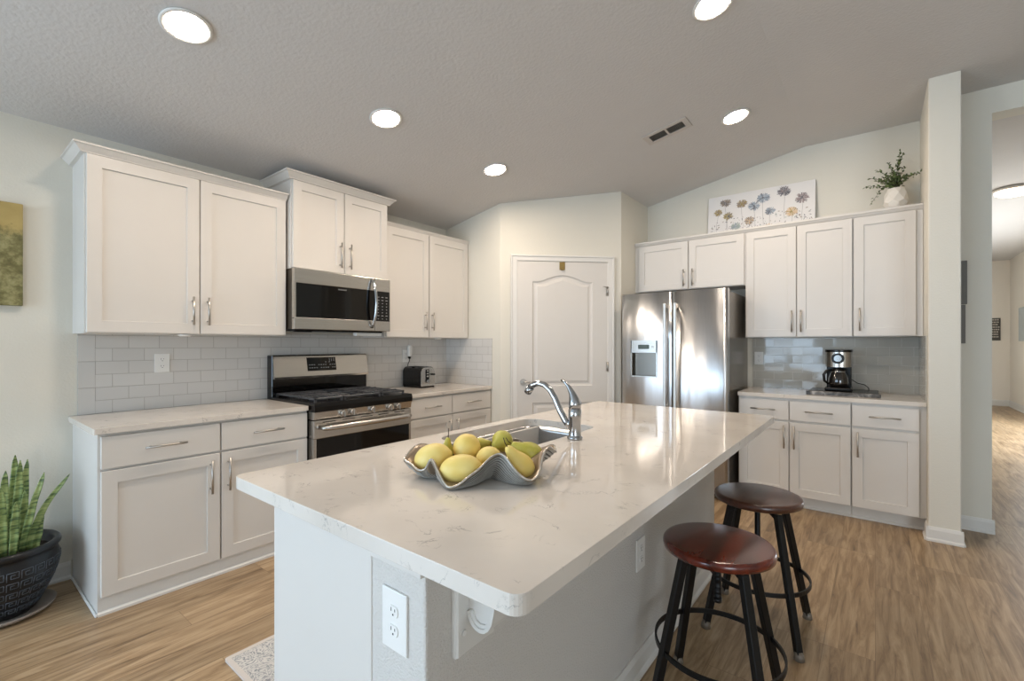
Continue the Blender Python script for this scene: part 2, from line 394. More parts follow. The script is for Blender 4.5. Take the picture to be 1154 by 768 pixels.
# window frames (mullions) behind the camera, one of them around the added fill light
def wframe(name, f, a0, a1, z0, z1, nx, nz):
    m = MB(f); t = .035
    for k in range(nx+1):
        x = a0+(a1-a0)*k/nx; m.box(max(a0, x-t), min(a1, x+t), .01, .05, z0, z1)
    for k in range(nz+1):
        z = z0+(z1-z0)*k/nz; m.box(a0, a1, .01, .05, max(z0, z-t), min(z1, z+t))
    struct(m.build(name, TRIMW))
wframe('window_1', lambda u, d, z: (u, YB-d, z), -3.3, -.9, .4, 2.3, 3, 2)
wframe('fill_opening_frame', lambda u, d, z: (u, YB-d, z), 2.4, 5.0, .1, 2.3, 3, 1)  # unseen frame for the opening of the fill light
wframe('door_2', lambda u, d, z: (WX-d, u, z), -3.15, -1.25, .08, 2.22, 2, 1)
# baseboards
def bboard(name, f, u0, u1, d0=0, h=.095, t=.013, mat=None):
    m = MB(f); m.prism([(d0, 0), (d0+t+.009, 0), (d0+t+.009, .012), (d0+t, .022), (d0+t, h-.02), (d0+t*.45, h), (d0, h)], u0, u1, 'u'); return struct(m.build(name, mat or TRIMW))
bboard('baseboard_left', FL, -1.25, .50)
bboard('baseboard_pier_front', lambda u, d, z: (u, 4.18-d, z), .268, .452)
bboard('baseboard_pier_left', lambda u, d, z: (.28-d, u, z), 4.168, 4.30)
bboard('baseboard_pier_right', lambda u, d, z: (.44+d, u, z), 4.168, 4.59)
bboard('baseboard_opening', lambda u, d, z: (u, 4.59-d, z), .44, .65)
bboard('baseboard_hall_end', lambda u, d, z: (u, 14.2-d, z), .62, 2.24, h=.13)
bboard('baseboard_hall_right', lambda u, d, z: (2.24-d, u, z), 4.75, 14.2, h=.13)
bboard('baseboard_pantry_left', FD, .0, .10); bboard('baseboard_pantry_right', FD, 1.125, 1.2)

# pantry door (arched two panel) and casing
def arch(u0, u1, zs, rise, n=24):
    """top edge from right to left: flat shoulders with an eyebrow arch"""
    out = []
    for i in range(n+1):
        s = i/n; u = u1+(u0-u1)*s; out.append((u, zs+rise*(max(0, math.sin(PI*min(1, max(0, (s-.1)/.8))))**1.25)))
    return out
def panel(mb, d, loops):
    rings = [[mb.v(u, d+dd, z) for u, z in L] for L, dd in loops]
    for A, B in zip(rings, rings[1:]):
        n = len(A)
        for i in range(n): mb.face([A[i], A[(i+1) % n], B[(i+1) % n], B[i]], False)
    mb.face(rings[-1])
m = MB(FD); DU0, DU1, DZ = .163, 1.057, 2.118
bm = m.bm; dd = .016
outer = [(DU0, .012), (DU1, .012), (DU1, DZ), (DU0, DZ)]
p1 = [(.31, .915), (.905, .915)]+arch(.31, .905, 1.925, .065)
p2 = [(.31, .20), (.905, .20), (.905, .755), (.31, .755)]
es = []
for L in (outer, p1, p2):
    vs = [m.v(u, dd, z) for u, z in L]
    for i in range(len(vs)): es.append(bm.edges.new((vs[i], vs[(i+1) % len(vs)])))
bmesh.ops.triangle_fill(bm, edges=es, use_beauty=True)
def shrink(L, s):
    cu = .6075; z0 = min(z for u, z in L); z1 = max(z for u, z in L); cz_ = (z0+z1)/2
    return [(u+s*(1 if u < cu else -1)*min(1, abs(u-cu)/.05), z+s*(1 if z < cz_ else -1)) for u, z in L]
for L in (p1, p2): panel(m, dd, [(L, 0), (shrink(L, .010), -.009), (shrink(L, .026), -.011), (shrink(L, .05), -.003)])
for (u0, u1, z0, z1) in ((DU0, DU0+.002, .012, DZ), (DU1-.002, DU1, .012, DZ), (DU0, DU1, DZ-.002, DZ)): m.box(u0, u1, .001, dd-.0005, z0, z1)
dr = struct(m.build('door_1', DOORW))
g = MB(); P = FD
g.tube([P(.22, .016, .955), P(.22, .024, .955)], .032, 24); g.tube([P(.22, .02, .955), P(.22, .06, .955)], .011, 12)
g.tube([P(.215, .06, .955), P(.25, .063, .957), P(.29, .061, .955), P(.335, .057, .953)], [.010, .009, .008, .007], 10)
g.build('door_handle', NICKEL, dr)
for z in (1.84, 1.10):
    g = MB(FD); g.tube([(1.057, .024, z-.045), (1.057, .024, z+.045)], .007, 8); g.box(1.04, 1.055, .016, .0185, z-.045, z+.045)
    if z > 1.5: g.tube([(1.057, .026, z+.035), (1.02, .045, z+.04), (1.0, .047, z+.04)], .004, 8)
    g.build('hinge', NICKEL, dr)
BRASS = simple('aged_brass', (150, 128, 78), .4, .8, noise=.1)
g = MB(FD); g.box(.575, .63, .0162, .021, 2.04, 2.118, .002, 1); g.box(.588, .617, .021, .036, 2.035, 2.055, .003, 1)
tag(g.build('door_hook', BRASS), 'small brass over-the-door hook at the top edge of the white pantry door', 'hook')
m = MB(FD)
for u0, u1, flip in ((.10, .163, 0), (1.057, 1.125, 1)):
    m.box(u0, u1, 0, .020, 0, DZ+.01, .003, 1); s = u0 if not flip else u1-.016; m.box(s, s+.016, 0, .028, 0, DZ+.052, .003, 1)
m.box(.10, 1.125, 0, .0199, DZ+.005, DZ+.056, .003, 1); m.box(.10, 1.125, 0, .0279, DZ+.046, DZ+.062, .003, 1)
struct(m.build('trim_1', TRIMW))

# ------------------------------------------------------------------ recessed lights, vent
LAMP = simple('lit_lens', (255, 246, 232), .5, noise=.01, emit=(255, 235, 214), emits=CAN_EMIT)
sl = math.atan(.189)
for x, y, lab in ((-2.423, .718, 'recessed ceiling light nearest the camera above the left wall cabinets, largest of the round lights'), (-2.423, 1.789, 'round recessed ceiling light over the aisle between stove and island'),
                  (-2.433, 2.863, 'round recessed ceiling light closest to the pantry door'), (-.662, 2.516, 'round recessed ceiling light cut off by the top edge of the photo'),
                  (-.832, 3.789, 'round recessed ceiling light next to the ceiling vent, before the fridge wall')):
    z = cz(x); t = thing('recessed_light', lab, 'ceiling light', (x, y, z), 'recessed can lights')
    M = Matrix.Rotation(-sl, 3, 'Y')
    m = MB(); m.lathe([(.088, -.001), (.100, -.001), (.102, -.006), (.096, -.010), (.086, -.010), (.080, -.004)], (x, y, z), 36, M); m.build('trim_ring', TRIMW, t)
    m = MB(); m.lathe([(.0, -.008), (.04, -.0095), (.07, -.009), (.081, -.004)], (x, y, z), 36, M); m.build('lens', LAMP, t)
t = thing('ceiling_vent', 'white rectangular air vent with dark louvres in the sloped ceiling', 'vent', (-1.265, 3.535, cz(-1.265)))
def FV(u, d, z):   # u along slope x, d along y, z below the ceiling
    return (-1.265+u*math.cos(sl)+z*math.sin(sl), 3.535+d, cz(-1.265)+u*math.sin(sl)-z*math.cos(sl))
VM = simple('vent_enamel', (196, 190, 184), .5, noise=.02)
m = MB(FV)
for a, b, c, d in ((-.17, .17, -.085, -.05), (-.17, .17, .05, .085), (-.17, -.13, -.051, .051), (.13, .17, -.051, .051), (-.008, .008, -.051, .051)): m.box(a, b, c, d, 0, .008, .002, 1)
m.build('frame', VM, t)
m = MB(FV); m.box(-.13, .13, -.05, .05, .0005, .001); m.build('duct_backing', BLACK, t)
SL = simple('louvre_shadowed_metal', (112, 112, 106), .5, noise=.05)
m = MB(FV)
for k in range(9):
    for s in (-1, 1):
        u = s*(.018+k*.0125); m.box(u-.001, u+.001, -.05, .05, .001, .007)
m.build('louvre', SL, t)

# ------------------------------------------------------------------ stove wall cabinets
def crown(f, u0, u1, dface, z0, h, proj, name, parent, left=True, right=True, back=0.0):
    """cornice swept round the front and the open ends"""
    prof = [(0, 0), (.35, .06), (.35, .16), (.5, .34), (.72, .62), (.85, .78), (1, .82), (1, 1), (0, 1)]
    m = MB(f); rings = []
    def ringpts(pt):
        return [m.v(pt(p*proj)[0], pt(p*proj)[1], z0+q*h) for p, q in prof]
    path = []
    if left: path.append(lambda o: (u0-o, back)); path.append(lambda o: (u0-o, dface+o))
    else: path.append(lambda o: (u0, dface+o))
    if right: path.append(lambda o: (u1+o, dface+o)); path.append(lambda o: (u1+o, back))
    else: path.append(lambda o: (u1, dface+o))
    rings = [ringpts(p) for p in path]; n = len(prof)
    for A, B in zip(rings, rings[1:]):
        for i in range(n): m.face([A[i], A[(i+1) % n], B[(i+1) % n], B[i]])
    m.face(rings[0]); m.face(rings[-1])
    m.box(u0+.001, u1-.001, back, dface, z0+h-.012, z0+h-.001)
    return m.build(name, WHITE, parent)
def upper(f, label, loc, u0, u1, z0, z1, depth, doors, hz, hl, crn=None, group='wall cabinets'):
    t = thing('wall_cabinet', label, 'cabinet', loc, group)
    m = MB(f); m.box(u0, u1, 0, depth, z0, z1); m.build('body', WHITE, t)
    for a, b, hu in doors: door(f, a, b, z0+.005, z1-.012, depth, t, hu, hz, hl)
    if crn: crown(f, u0, u1, depth+.001, z1-.012, crn[0], crn[1], 'crown', t, crn[2], crn[3])
    return t
upper(FL, 'white shaker wall cabinet at the open left end, over the counter with the outlet', (WX, 1.03, 1.378), .508, 1.560, 1.378, 2.335, .31,
      [(.515, 1.027, .99), (1.035, 1.553, 1.071)], 1.52, .17, (.045, .05, True, False))
upper(FL, 'raised deeper white shaker wall cabinet above the microwave', (WX, 1.97, 1.853), 1.572, 2.378, 1.853, 2.485, .36,
      [(1.580, 1.972, 1.937), (1.979, 2.370, 2.018)], 1.99, .19, (.055, .055, True, True))
upper(FL, 'white shaker wall cabinet between the microwave and the pantry wall', (WX, 2.9, 1.378), 2.392, 3.398, 1.378, 2.335, .31,
      [(2.40, 2.868, 2.82), (2.88, 3.388, 2.905)], 1.53, .165, (.035, .03, False, False))
def base_unit(f, label, loc, u0, u1, cells, toe, side_end, group, drz=(.712, .868), dz=(.092, .70), depth=.616, mid=None):
    t = thing('base_cabinet', label, 'cabinet', loc, group)
    m = MB(f); m.box(u0, u1, .002, depth, .10, .884)
    m.box(u0, u1, .014, depth-toe, 0, .10); m.build('body', WHITE, t)
    m = MB(f); m.prism([(depth-toe, 0), (depth-toe+.012, 0), (depth-toe+.012, .012), (depth-toe+.001, .02), (depth-toe+.001, .085), (depth-toe, .085)], u0, u1, 'u')
    if side_end: m.prism([(u0, 0), (u0-.012, 0), (u0-.012, .01), (u0, .018)], 0.0, depth-toe+.012, 'd') if False else m.box(u0-.011, u0, .02, depth-toe+.012, 0, .014, .004, 1)
    m.build('toe_moulding', TRIMW, t)
    for a, b, hu in cells:
        drawer(f, a, b, drz[0], drz[1], depth, t); door(f, a, b, dz[0], dz[1], depth, t, hu, .575, .185)
    return t
base_unit(FL, 'white base cabinet beside the snake plant, with two drawers over two doors', (WX, 1.03, 0), .508, 1.552,
          [(.519, 1.033, .985), (1.042, 1.546, 1.075)], .0, True, 'base cabinets')
base_unit(FL, 'white base cabinet under the toaster counter, right of the stove', (WX, 2.88, 0), 2.372, 3.398,
          [(2.385, 2.868, 2.83), (2.876, 3.385, 2.92)], .0, False, 'base cabinets')
m = slab(rrect(WX+.001, -2.924, .488, 1.553, .008, 3), .884, .914); tag(m.build('countertop', QUARTZ), 'white quartz countertop on the base cabinet beside the snake plant', 'countertop')
m = slab([(WX+.001, 2.372), (-2.924, 2.372), (-2.924, 3.42), (-2.83, 3.42), (-2.83, 3.399), (WX+.001, 3.399)][0:2]+[(-2.924, 3.399), (WX+.001, 3.399)], .884, .914)
tag(m.build('countertop', QUARTZ), 'white quartz countertop under the toaster, between stove and pantry wall', 'countertop')
# backsplashes
t = thing('tile_backsplash', 'pale grey subway tile backsplash behind the stove', 'backsplash', (WX, 1.9, .914))
MB(FL).box(.528+.0762, 3.399, .0, .008, .9141, 1.40).build('tile_field', TILE_L, t)
MB(FL).box(.528, .528+.0760, .0, .0082, .9141, 1.40).build('edge_column', TILE_LE, t)
MB().box(WX+.008, -2.925, 3.392, 3.4, .9141, 1.377).build('return_panel', TILE_LR, t)

# outlets
def outlet(f, u, z, d, label, wd=.07, ht=.115, name='wall_outlet', group=None):
    t = thing(name, label, 'outlet', f(u, d, z))
    m = MB(f); m.box(u-wd/2, u+wd/2, d, d+.006, z-ht/2, z+ht/2, .002, 2); m.build('cover_plate', PLASTICW, t)
    for s in (-1, 1):
        zc = z+s*.0215
        m = MB(); L = []
        for i in range(20):
            a = 2*PI*i/20; L.append((.0165*math.cos(a), max(-.0125, min(.0125, .0165*math.sin(a)))))
        vs0 = [m.v(*f(u+p, d+.006, zc+q)) for p, q in L]; vs1 = [m.v(*f(u+p*.96, d+.0085, zc+q*.96)) for p, q in L]
        m.face(vs1)
        for i in range(20): m.face([vs0[i], vs0[(i+1) % 20], vs1[(i+1) % 20], vs1[i]])
        rc = m.build('receptacle', PLASTICW, t)
        m = MB(f); m.box(u-.0075, u-.0055, d+.0084, d+.0090, zc+.0, zc+.008); m.box(u+.0055, u+.0075, d+.0084, d+.0090, zc+.001, zc+.007); m.box(u-.002, u+.002, d+.0084, d+.0090, zc-.009, zc-.005)
        m.build('slot', DARKSLOT, rc)
    return t
outlet(FL, .923, 1.20, .0082, 'white double outlet in the tiles left of the stove', .08, .118)
outlet(FL, 2.855, 1.205, .0082, 'white outlet behind the toaster holding a plug', .075, .12)
outlet(FR, -.872, 1.187, .0085, 'white outlet in the glossy tiles beside the refrigerator', .075, .12)
t = tag(MB(FL).box(2.862, 2.905, .0175, .055, 1.20, 1.31, .012, 3).build('plug_in_adapter', PLASTICW), 'white plug-in device in the outlet above the toaster', 'plug')
m = MB(); m.tube([(WX+.03, 2.885, 1.19), (WX+.035, 2.885, 1.165), (WX+.03, 2.87, 1.13), (WX+.03, 2.86, 1.05), (WX+.04, 2.88, .96), (WX+.03, 2.90, .925)], .0035, 8); m.tube([(WX+.022, 2.885, 1.192), (WX+.04, 2.885, 1.188)], .011, 10)
m_cord = m
for y, lab in ((.965, 'small white puck light under the leftmost wall cabinet'), (3.02, 'small white puck light under the wall cabinet above the toaster')):
    m = MB(); m.lathe([(.0, -.012), (.026, -.012), (.034, -.006), (.035, 0)], (WX+.285, y, 1.3779), 24); tag(m.build('puck_light', PLASTICW), lab, 'light')

# ------------------------------------------------------------------ microwave
t = thing('microwave', 'stainless over-the-range microwave with black glass door and bowed handle', 'microwave', (WX, 1.97, 1.42))
y0, y1 = 1.568, 2.368; z0, z1 = 1.425, 1.851
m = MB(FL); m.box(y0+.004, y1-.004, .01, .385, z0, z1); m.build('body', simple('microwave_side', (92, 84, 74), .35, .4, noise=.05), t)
m = MB(FL); m.box(y0+.03, y1-.03, .05, .36, z0-.012, z0-.0001, .004, 1); m.box(y0+.06, y0+.17, .29, .34, z0-.018, z0-.012); m.build('underside_grille', BLACK, t)
yd = 2.219
m = MB(FL); m.box(y0, yd-.001, .385, .42, 1.748, z1-.002, .003, 2); m.box(y0, yd-.001, .385, .42, z0, 1.508, .003, 2); m.box(y0, y0+.012, .385, .419, 1.50, 1.75); d = m.build('door', STEELH, t)
m = MB(FL); m.box(y0+.012, yd-.001, .386, .418, 1.506, 1.750, .002, 1); m.build('window', BLACKG, d)
m = MB(); hp = [FL(2.192, .42, 1.835), FL(2.192, .444, 1.815), FL(2.194, .468, 1.73), FL(2.195, .476, 1.645), FL(2.194, .468, 1.56), FL(2.192, .444, 1.475), FL(2.192, .42, 1.455)]
m.tube(hp, .012, 12); m.build('handle', CHROME, d)
GREYM = simple('grey_lettering', (150, 150, 148), .5, noise=.02)
text('brand_badge', 'FRIGIDAIRE', .014, Matrix.Translation((WX+.4185, 1.935, 1.728)) @ Matrix.Rotation(R(90), 4, 'Z') @ Matrix.Rotation(R(90), 4, 'X'), GREYM, d)
m = MB(FL); m.box(yd+.002, y1, .385, .42, 1.746, z1-.002, .003, 2); m.box(yd+.002, y1, .385, .42, z0, 1.506, .003, 2); m.box(y1-.006, y1, .385, .4185, 1.50, 1.75); cp = m.build('control_panel', STEELH, t)
m = MB(FL); m.box(yd+.002, y1-.006, .386, .418, 1.504, 1.748, .002, 1); kp = m.build('keypad', BLACKG, cp)
m = MB(FL)
for r_ in range(8):
    for c in range(3):
        if r_ == 0 and c == 0: pass
        w_ = .010 if r_ in (1, 6, 0) else .005
        u = 2.253+c*.040; z = 1.70-r_*.025
        m.box(u-w_, u+w_, .418, .4186, z-.0025, z+.0025)
m.build('key_marks', GREYM, kp)
m = MB(FL); m.box(2.10, 2.34, .30, .345, 1.385, 1.412, .004, 1); tag(m.build('under_cabinet_light_bar', PLASTICW), 'slim white light bar just under the right end of the microwave', 'light')

# ------------------------------------------------------------------ gas range
t = thing('gas_range', 'stainless gas range with black grates and five knobs', 'stove', (WX, 1.955, 0))
y0, y1 = 1.562, 2.362
m = MB(FL); m.box(y0, y1, .03, .62, .02, .89); m.build('body', BLACK, t)
m = MB(FL); m.prism([(.62, .872), (.705, .872), (.708, .905), (.70, .93), (.05, .93), (.05, .885), (.62, .885)], y0-.002, y1+.002, 'u'); ct = m.build('cooktop', BLACK, t)
m = MB(FL); m.prism([(.02, .60), (.055, .60), (.10, .93), (.10, 1.07), (.055, 1.07), (.02, 1.0)], y0+.004, y1-.004, 'u')
m.box(y0, y0+.012, .02, .098, .6, 1.236, .004, 1); m.build('backguard_base', BLACKG, t)
m = MB(FL); m.prism([(.02, 1.06), (.125, 1.06), (.13, 1.075), (.098, 1.228), (.086, 1.238), (.02, 1.238)], y0+.006, y1-.004, 'u'); bg = m.build('backguard', STEELH, t)
def FB(u, d, z):  # on the leaning face of the backguard
    k = (z-1.075)/(1.228-1.075); return (WX+.13-.032*k+d, u, z)
m = MB(FB); m.box(1.822, 2.062, .0005, .003, 1.112, 1.215, .0, 1); dp = m.build('display', BLACKG, bg)
m = MB(FB)
for r_, zz in enumerate((1.175, 1.155, 1.132)):
    for c in range(12 if r_ else 3):
        u = (1.835+c*.019) if r_ else 1.97+c*.03
        if 1 and (c*7+r_*3) % 5 != 4: m.box(u, u+.011, .003, .0034, zz, zz+.006)
for c in range(3): 
    for q in range(3): m.box(2.005+c*.018, 2.012+c*.018, .003, .0034, 1.185+q*.009, 1.189+q*.009)
m.build('display_marks', GREYM, dp)
# burners and grates
for (bx, by, br_) in ((.20, 1.70, .04), (.20, 2.22, .04), (.50, 1.70, .05), (.50, 2.22, .045), (.35, 1.96, .055)):
    m = MB(); m.lathe([(br_+.012, 0), (br_+.012, .008), (br_, .012), (br_-.004, .020), (0, .022)], FL(by, bx, .9301), 24); m.build('burner', IRON, ct)
for gi, (ga, gb) in enumerate(((y0+.03, 1.80), (1.812, 2.112), (2.124, y1-.03))):
    m = MB(FL); zt = .958; hb = .013
    for u in (ga, gb-.012): m.box(u, u+.012, .10, .645, zt-hb, zt, .002, 1)
    for d_ in (.10, .633, .36): m.box(ga, gb, d_, d_+.012, zt-hb, zt, .002, 1)
    mid = (ga+gb)/2; m.box(mid-.006, mid+.006, .10, .645, zt-hb, zt+.002, .002, 1)
    for d_ in (.19, .27, .46, .54):
        m.box(ga+.0, ga+.08, d_, d_+.01, zt-hb, zt+.004, .002, 1); m.box(gb-.08, gb, d_, d_+.01, zt-hb, zt+.004, .002, 1)
    for u in (ga, gb-.014):
        for d_ in (.10, .633): m.box(u, u+.014, d_, d_+.012, .9301, zt-.002)
    m.build('grate', IRON, ct)
m = MB(FL); m.prism([(.62, .822), (.69, .822), (.702, .872), (.62, .872)], y0, y1, 'u'); cp = m.build('control_panel', STEELH, t)
for ky in (1.762, 1.835, 1.998, 2.150, 2.225):
    m = MB(); c = Vector(FL(ky, .696, .85)); ax = Vector((1, 0, -.12)).normalized()
    m.tube([c, c+ax*.006], .027, 28); m.tube([c+ax*.006, c+ax*.03], [.022, .020], 28)
    k = m.build('knob', STEELH, cp)
    m = MB(FL); m.box(ky-.003, ky+.003, .7255, .735, .827, .868, .001, 1); m.build('grip', NICKEL, k)
m = MB(FL); m.box(y0, y1, .62, .692, .695, .815, .004, 2); od = m.build('oven_door', STEELH, t)
m = MB(FL); m.box(y0, y0+.018, .62, .69, .24, .6949); m.box(y1-.018, y1, .62, .69, .24, .6949); m.box(y0, y1, .62, .69, .17, .24); m.build('door_frame', STEELH, od)
m = MB(FL); m.box(y0+.018, y1-.018, .622, .688, .24, .6948); m.build('window', BLACKG, od)
m = MB(FL)
for k in range(5): m.box(y0+.06+k*.145, y0+.155+k*.145, .6915, .6925, .798, .804)
m.build('vent_slot', BLACK, od)
m = MB(); hp = [FL(1.61, .70, .766), FL(1.61, .735, .767), FL(1.66, .75, .768), FL(1.96, .757, .768), FL(2.27, .75, .768), FL(2.315, .735, .767), FL(2.315, .70, .766)]
m.tube(hp, [.013, .016, .018, .018, .018, .016, .013], 14); m.build('handle', STEELH, od)
m = MB(FL); m.box(y0, y1, .60, .685, .03, .165, .004, 1); m.build('storage_drawer', STEELH, t)

# ------------------------------------------------------------------ toaster
t = thing('toaster', 'black and chrome two-slice toaster on the counter', 'toaster', (-3.40, 2.96, .914))
tx0, tx1, ty0, ty1 = -3.53, -3.27, 2.80, 2.975
def tprof(y0, y1, z0, z1, r=.05, n=5):
    L = [(y0, z0), (y1, z0)]
    for i in range(n+1): a = R(90*i/n); L.append((y1-r+r*math.cos(a), z1-r+r*math.sin(a)))
    for i in range(n+1): a = R(90+90*i/n); L.append((y0+r+r*math.cos(a), z1-r+r*math.sin(a)))
    return L
m = MB(); m.prism(tprof(ty0, ty1, .926, 1.108), tx0, tx1-.012, 'u'); bd = m.build('body', BLACKG, t)
m = MB(); m.box(tx0+.005, tx1-.008, ty0+.006, ty1-.006, .9141, .928); m.build('base', BLACK, t)
m = MB(); m.prism(tprof(ty0+.004, ty1-.004, .93, 1.104), tx1-.012, tx1, 'u', .003); ep = m.build('end_panel', STEELH, t)
m = MB()
for yy in (2.845, 2.905): m.box(tx0+.03, tx1-.05, yy, yy+.03, 1.1075, 1.1095)
m.build('slot', DARKSLOT, bd)
m = MB(); m.box(tx1, tx1+.004, ty0+.055, ty0+.095, .975, 1.085, .001, 1); pp = m.build('control_strip', BLACK, ep)
m = MB()
for zz in (1.065, 1.04, 1.015): m.box(tx1+.004, tx1+.007, ty0+.065, ty0+.086, zz, zz+.012, .001, 1)
m.build('button', NICKEL, pp)
m = MB(); m.tube([(tx1+.003, ty0+.075, .975), (tx1+.018, ty0+.075, .975)], .016, 20); m.build('dial', CHROME, pp)
m_cord.build('cord', BLACK, t)
m = MB(); m.box(tx1, tx1+.03, ty0+.125, ty0+.15, 1.03, 1.045, .004, 2); m.build('lever', BLACK, ep)

# ------------------------------------------------------------------ fridge wall
UD = .35
def upR(label, u0, u1, z0, doors, hz, hl): return upper(FR, label, ((u0+u1)/2, WY, z0), u0, u1, z0, 2.335, .33, doors, hz, hl)
upR('short white two-door cabinet above the refrigerator', -1.973, -.926, 1.855, [(-1.93, -1.432, -1.465), (-1.42, -.934, -1.382)], 1.965, .165)
upR('tall white two-door wall cabinet above the coffee maker', -.924, -.143, 1.38, [(-.915, -.53, -.560), (-.522, -.147, -.493)], 1.515, .185)
upR('tall white single-door wall cabinet next to the pier, below the potted greenery', -.141, .278, 1.38, [(-.135, .238, -.098)], 1.515, .18)
m = MB(FR); m.prism([(.0, 2.3235), (.331, 2.3235), (.336, 2.33), (.343, 2.335), (.352, 2.35), (.356, 2.352), (.356, 2.368), (0, 2.368)], -1.973, .279, 'u')
tag(m.build('crown_moulding', WHITE), 'long white crown moulding along the top of the cabinets on the fridge wall', 'moulding')
def bR(label, u0, u1, cells): return base_unit(FR, label, ((u0+u1)/2, WY, 0), u0, u1, cells, .065, False, 'base cabinets', depth=.61, drz=(.708, .862), dz=(.105, .69))
bR('white two-door base cabinet beside the refrigerator under the coffee maker', -.921, -.143, [(-.914, -.549, -.578), (-.541, -.148, -.509)])
bR('white single-door base cabinet next to the pier', -.141, .279, [(-.136, .241, -.103)])
m = slab(rrect(-.925, .2795, 4.283, WY-.001, .004, 3), .884, .914); tag(m.build('countertop', QUARTZ), 'white quartz countertop under the coffee maker by the refrigerator', 'countertop')
t = thing('tile_backsplash', 'glossy taupe glass subway tile backsplash behind the coffee maker', 'backsplash', (-.3, WY, .914))
MB(FR).box(-.925, .2795, .0, .008, .9141, 1.379).build('tile_field', TILE_R, t)
MB().box(.272, .2799, 4.285, WY-.008, .9141, 1.379).build('return_panel', TILE_RR, t)

# refrigerator
t = thing('refrigerator', 'stainless side-by-side refrigerator with water dispenser', 'refrigerator', (-1.44, 4.5, 0))
fy = 4.10; fx0, fx1, fxm = -1.900, -.962, -1.425; FZ = 1.79
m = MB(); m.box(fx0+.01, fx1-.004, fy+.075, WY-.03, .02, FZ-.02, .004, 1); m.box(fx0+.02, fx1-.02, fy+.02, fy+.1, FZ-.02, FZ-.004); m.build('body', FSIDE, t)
def fdoor(x0, x1, name, hole=None):
    m = MB(); n = 14; bul = .012
    def yy(x): s = (x-x0)/(x1-x0); return fy+.0+bul*(2*s-1)**2*(1 if True else 0)
    xs = [x0+(x1-x0)*i/n for i in range(n+1)]
    if hole: xs = sorted(set([round(x, 5) for x in xs if not (abs(x-hole[0]) < .02 or abs(x-hole[1]) < .02)]+[hole[0], hole[1]]))
    zs = [.06, FZ] if not hole else [.06, hole[2], hole[3], FZ]
    def inside(xa, xb, za, zb): return hole and xa >= hole[0]-1e-5 and xb <= hole[1]+1e-5 and za >= hole[2]-1e-5 and zb <= hole[3]+1e-5
    for xa, xb in zip(xs, xs[1:]):
        for za, zb in zip(zs, zs[1:]):
            if inside(xa, xb, za, zb): continue
            m.face([m.v(xa, yy(xa), za), m.v(xb, yy(xb), za), m.v(xb, yy(xb), zb), m.v(xa, yy(xa), zb)], True)
        for z in (.06, FZ): m.face([m.v(xa, yy(xa), z), m.v(xb, yy(xb), z), m.v(xb, fy+.07, z), m.v(xa, fy+.07, z)])
    for x in (x0, x1): m.face([m.v(x, yy(x), .06), m.v(x, yy(x), FZ), m.v(x, fy+.07, FZ), m.v(x, fy+.07, .06)])
    m.face([m.v(x0, fy+.07, .06), m.v(x1, fy+.07, .06), m.v(x1, fy+.07, FZ), m.v(x0, fy+.07, FZ)])
    return m.build(name, STEELV, t)
hx0, hx1, hz0, hz1 = -1.805, -1.560, 1.02, 1.352
fd = fdoor(fx0, fxm-.003, 'freezer_door', (hx0, hx1, hz0, hz1)); rd = fdoor(fxm+.003, fx1, 'fridge_door')
m = MB(); yf = fy-.003
for a, b, c, d_ in ((hx0-.004, hx0+.006, hz0, hz1), (hx1-.006, hx1+.004, hz0, hz1), (hx0, hx1, hz0-.004, hz0+.006), (hx0-.004, hx1+.004, 1.24, hz1+.004)): m.box(a, b, yf, yf+.02, c, d_, .001, 1)
m.build('dispenser_frame', STEELH, fd)
m = MB(); a = [(hx0, .016), (hx1, .016), (hx1-.03, .062), (hx0+.03, .062)]
m.prism([(hx0, fy+.068), (hx0, fy+.012), (hx0+.005, fy+.012), (hx0+.02, fy+.05), (hx1-.02, fy+.05), (hx1-.005, fy+.012), (hx1, fy+.012), (hx1, fy+.068)], hz0, 1.245, 'z'); m.box(hx0, hx1, fy+.01, fy+.06, hz0-.001, hz0+.008)
m.build('dispenser_recess', steel('recess_steel', (128, 124, 118), .25, 'xyz', (300, 300, 4)), fd)
m = MB(); m.box(-1.735, -1.63, yf-.002, yf+.001, 1.275, 1.315, .001, 1); m.build('dispenser_screen', simple('lcd_green_grey', (70, 84, 80), .2, noise=.03), fd)
m = MB()
for x in (-1.765, -1.755): m.box(x-.03, x-.026, yf-.001, yf+.001, 1.28, 1.31)
m.box(-1.61, -1.585, yf-.0015, yf+.001, 1.285, 1.305, .001, 1); m.build('dispenser_button', NICKEL, fd)
for x, par in ((fxm-.045, fd), (fxm+.045, rd)):
    m = MB(); m.box(x-.013, x+.013, fy-.058, fy-.040, .72, 1.685, .005, 2)
    m.box(x-.011, x+.011, fy-.042, fy+.008, 1.64, 1.68, .003, 1); m.box(x-.011, x+.011, fy-.042, fy+.008, .73, .77, .003, 1)
    m.build('handle', NICKEL, par)

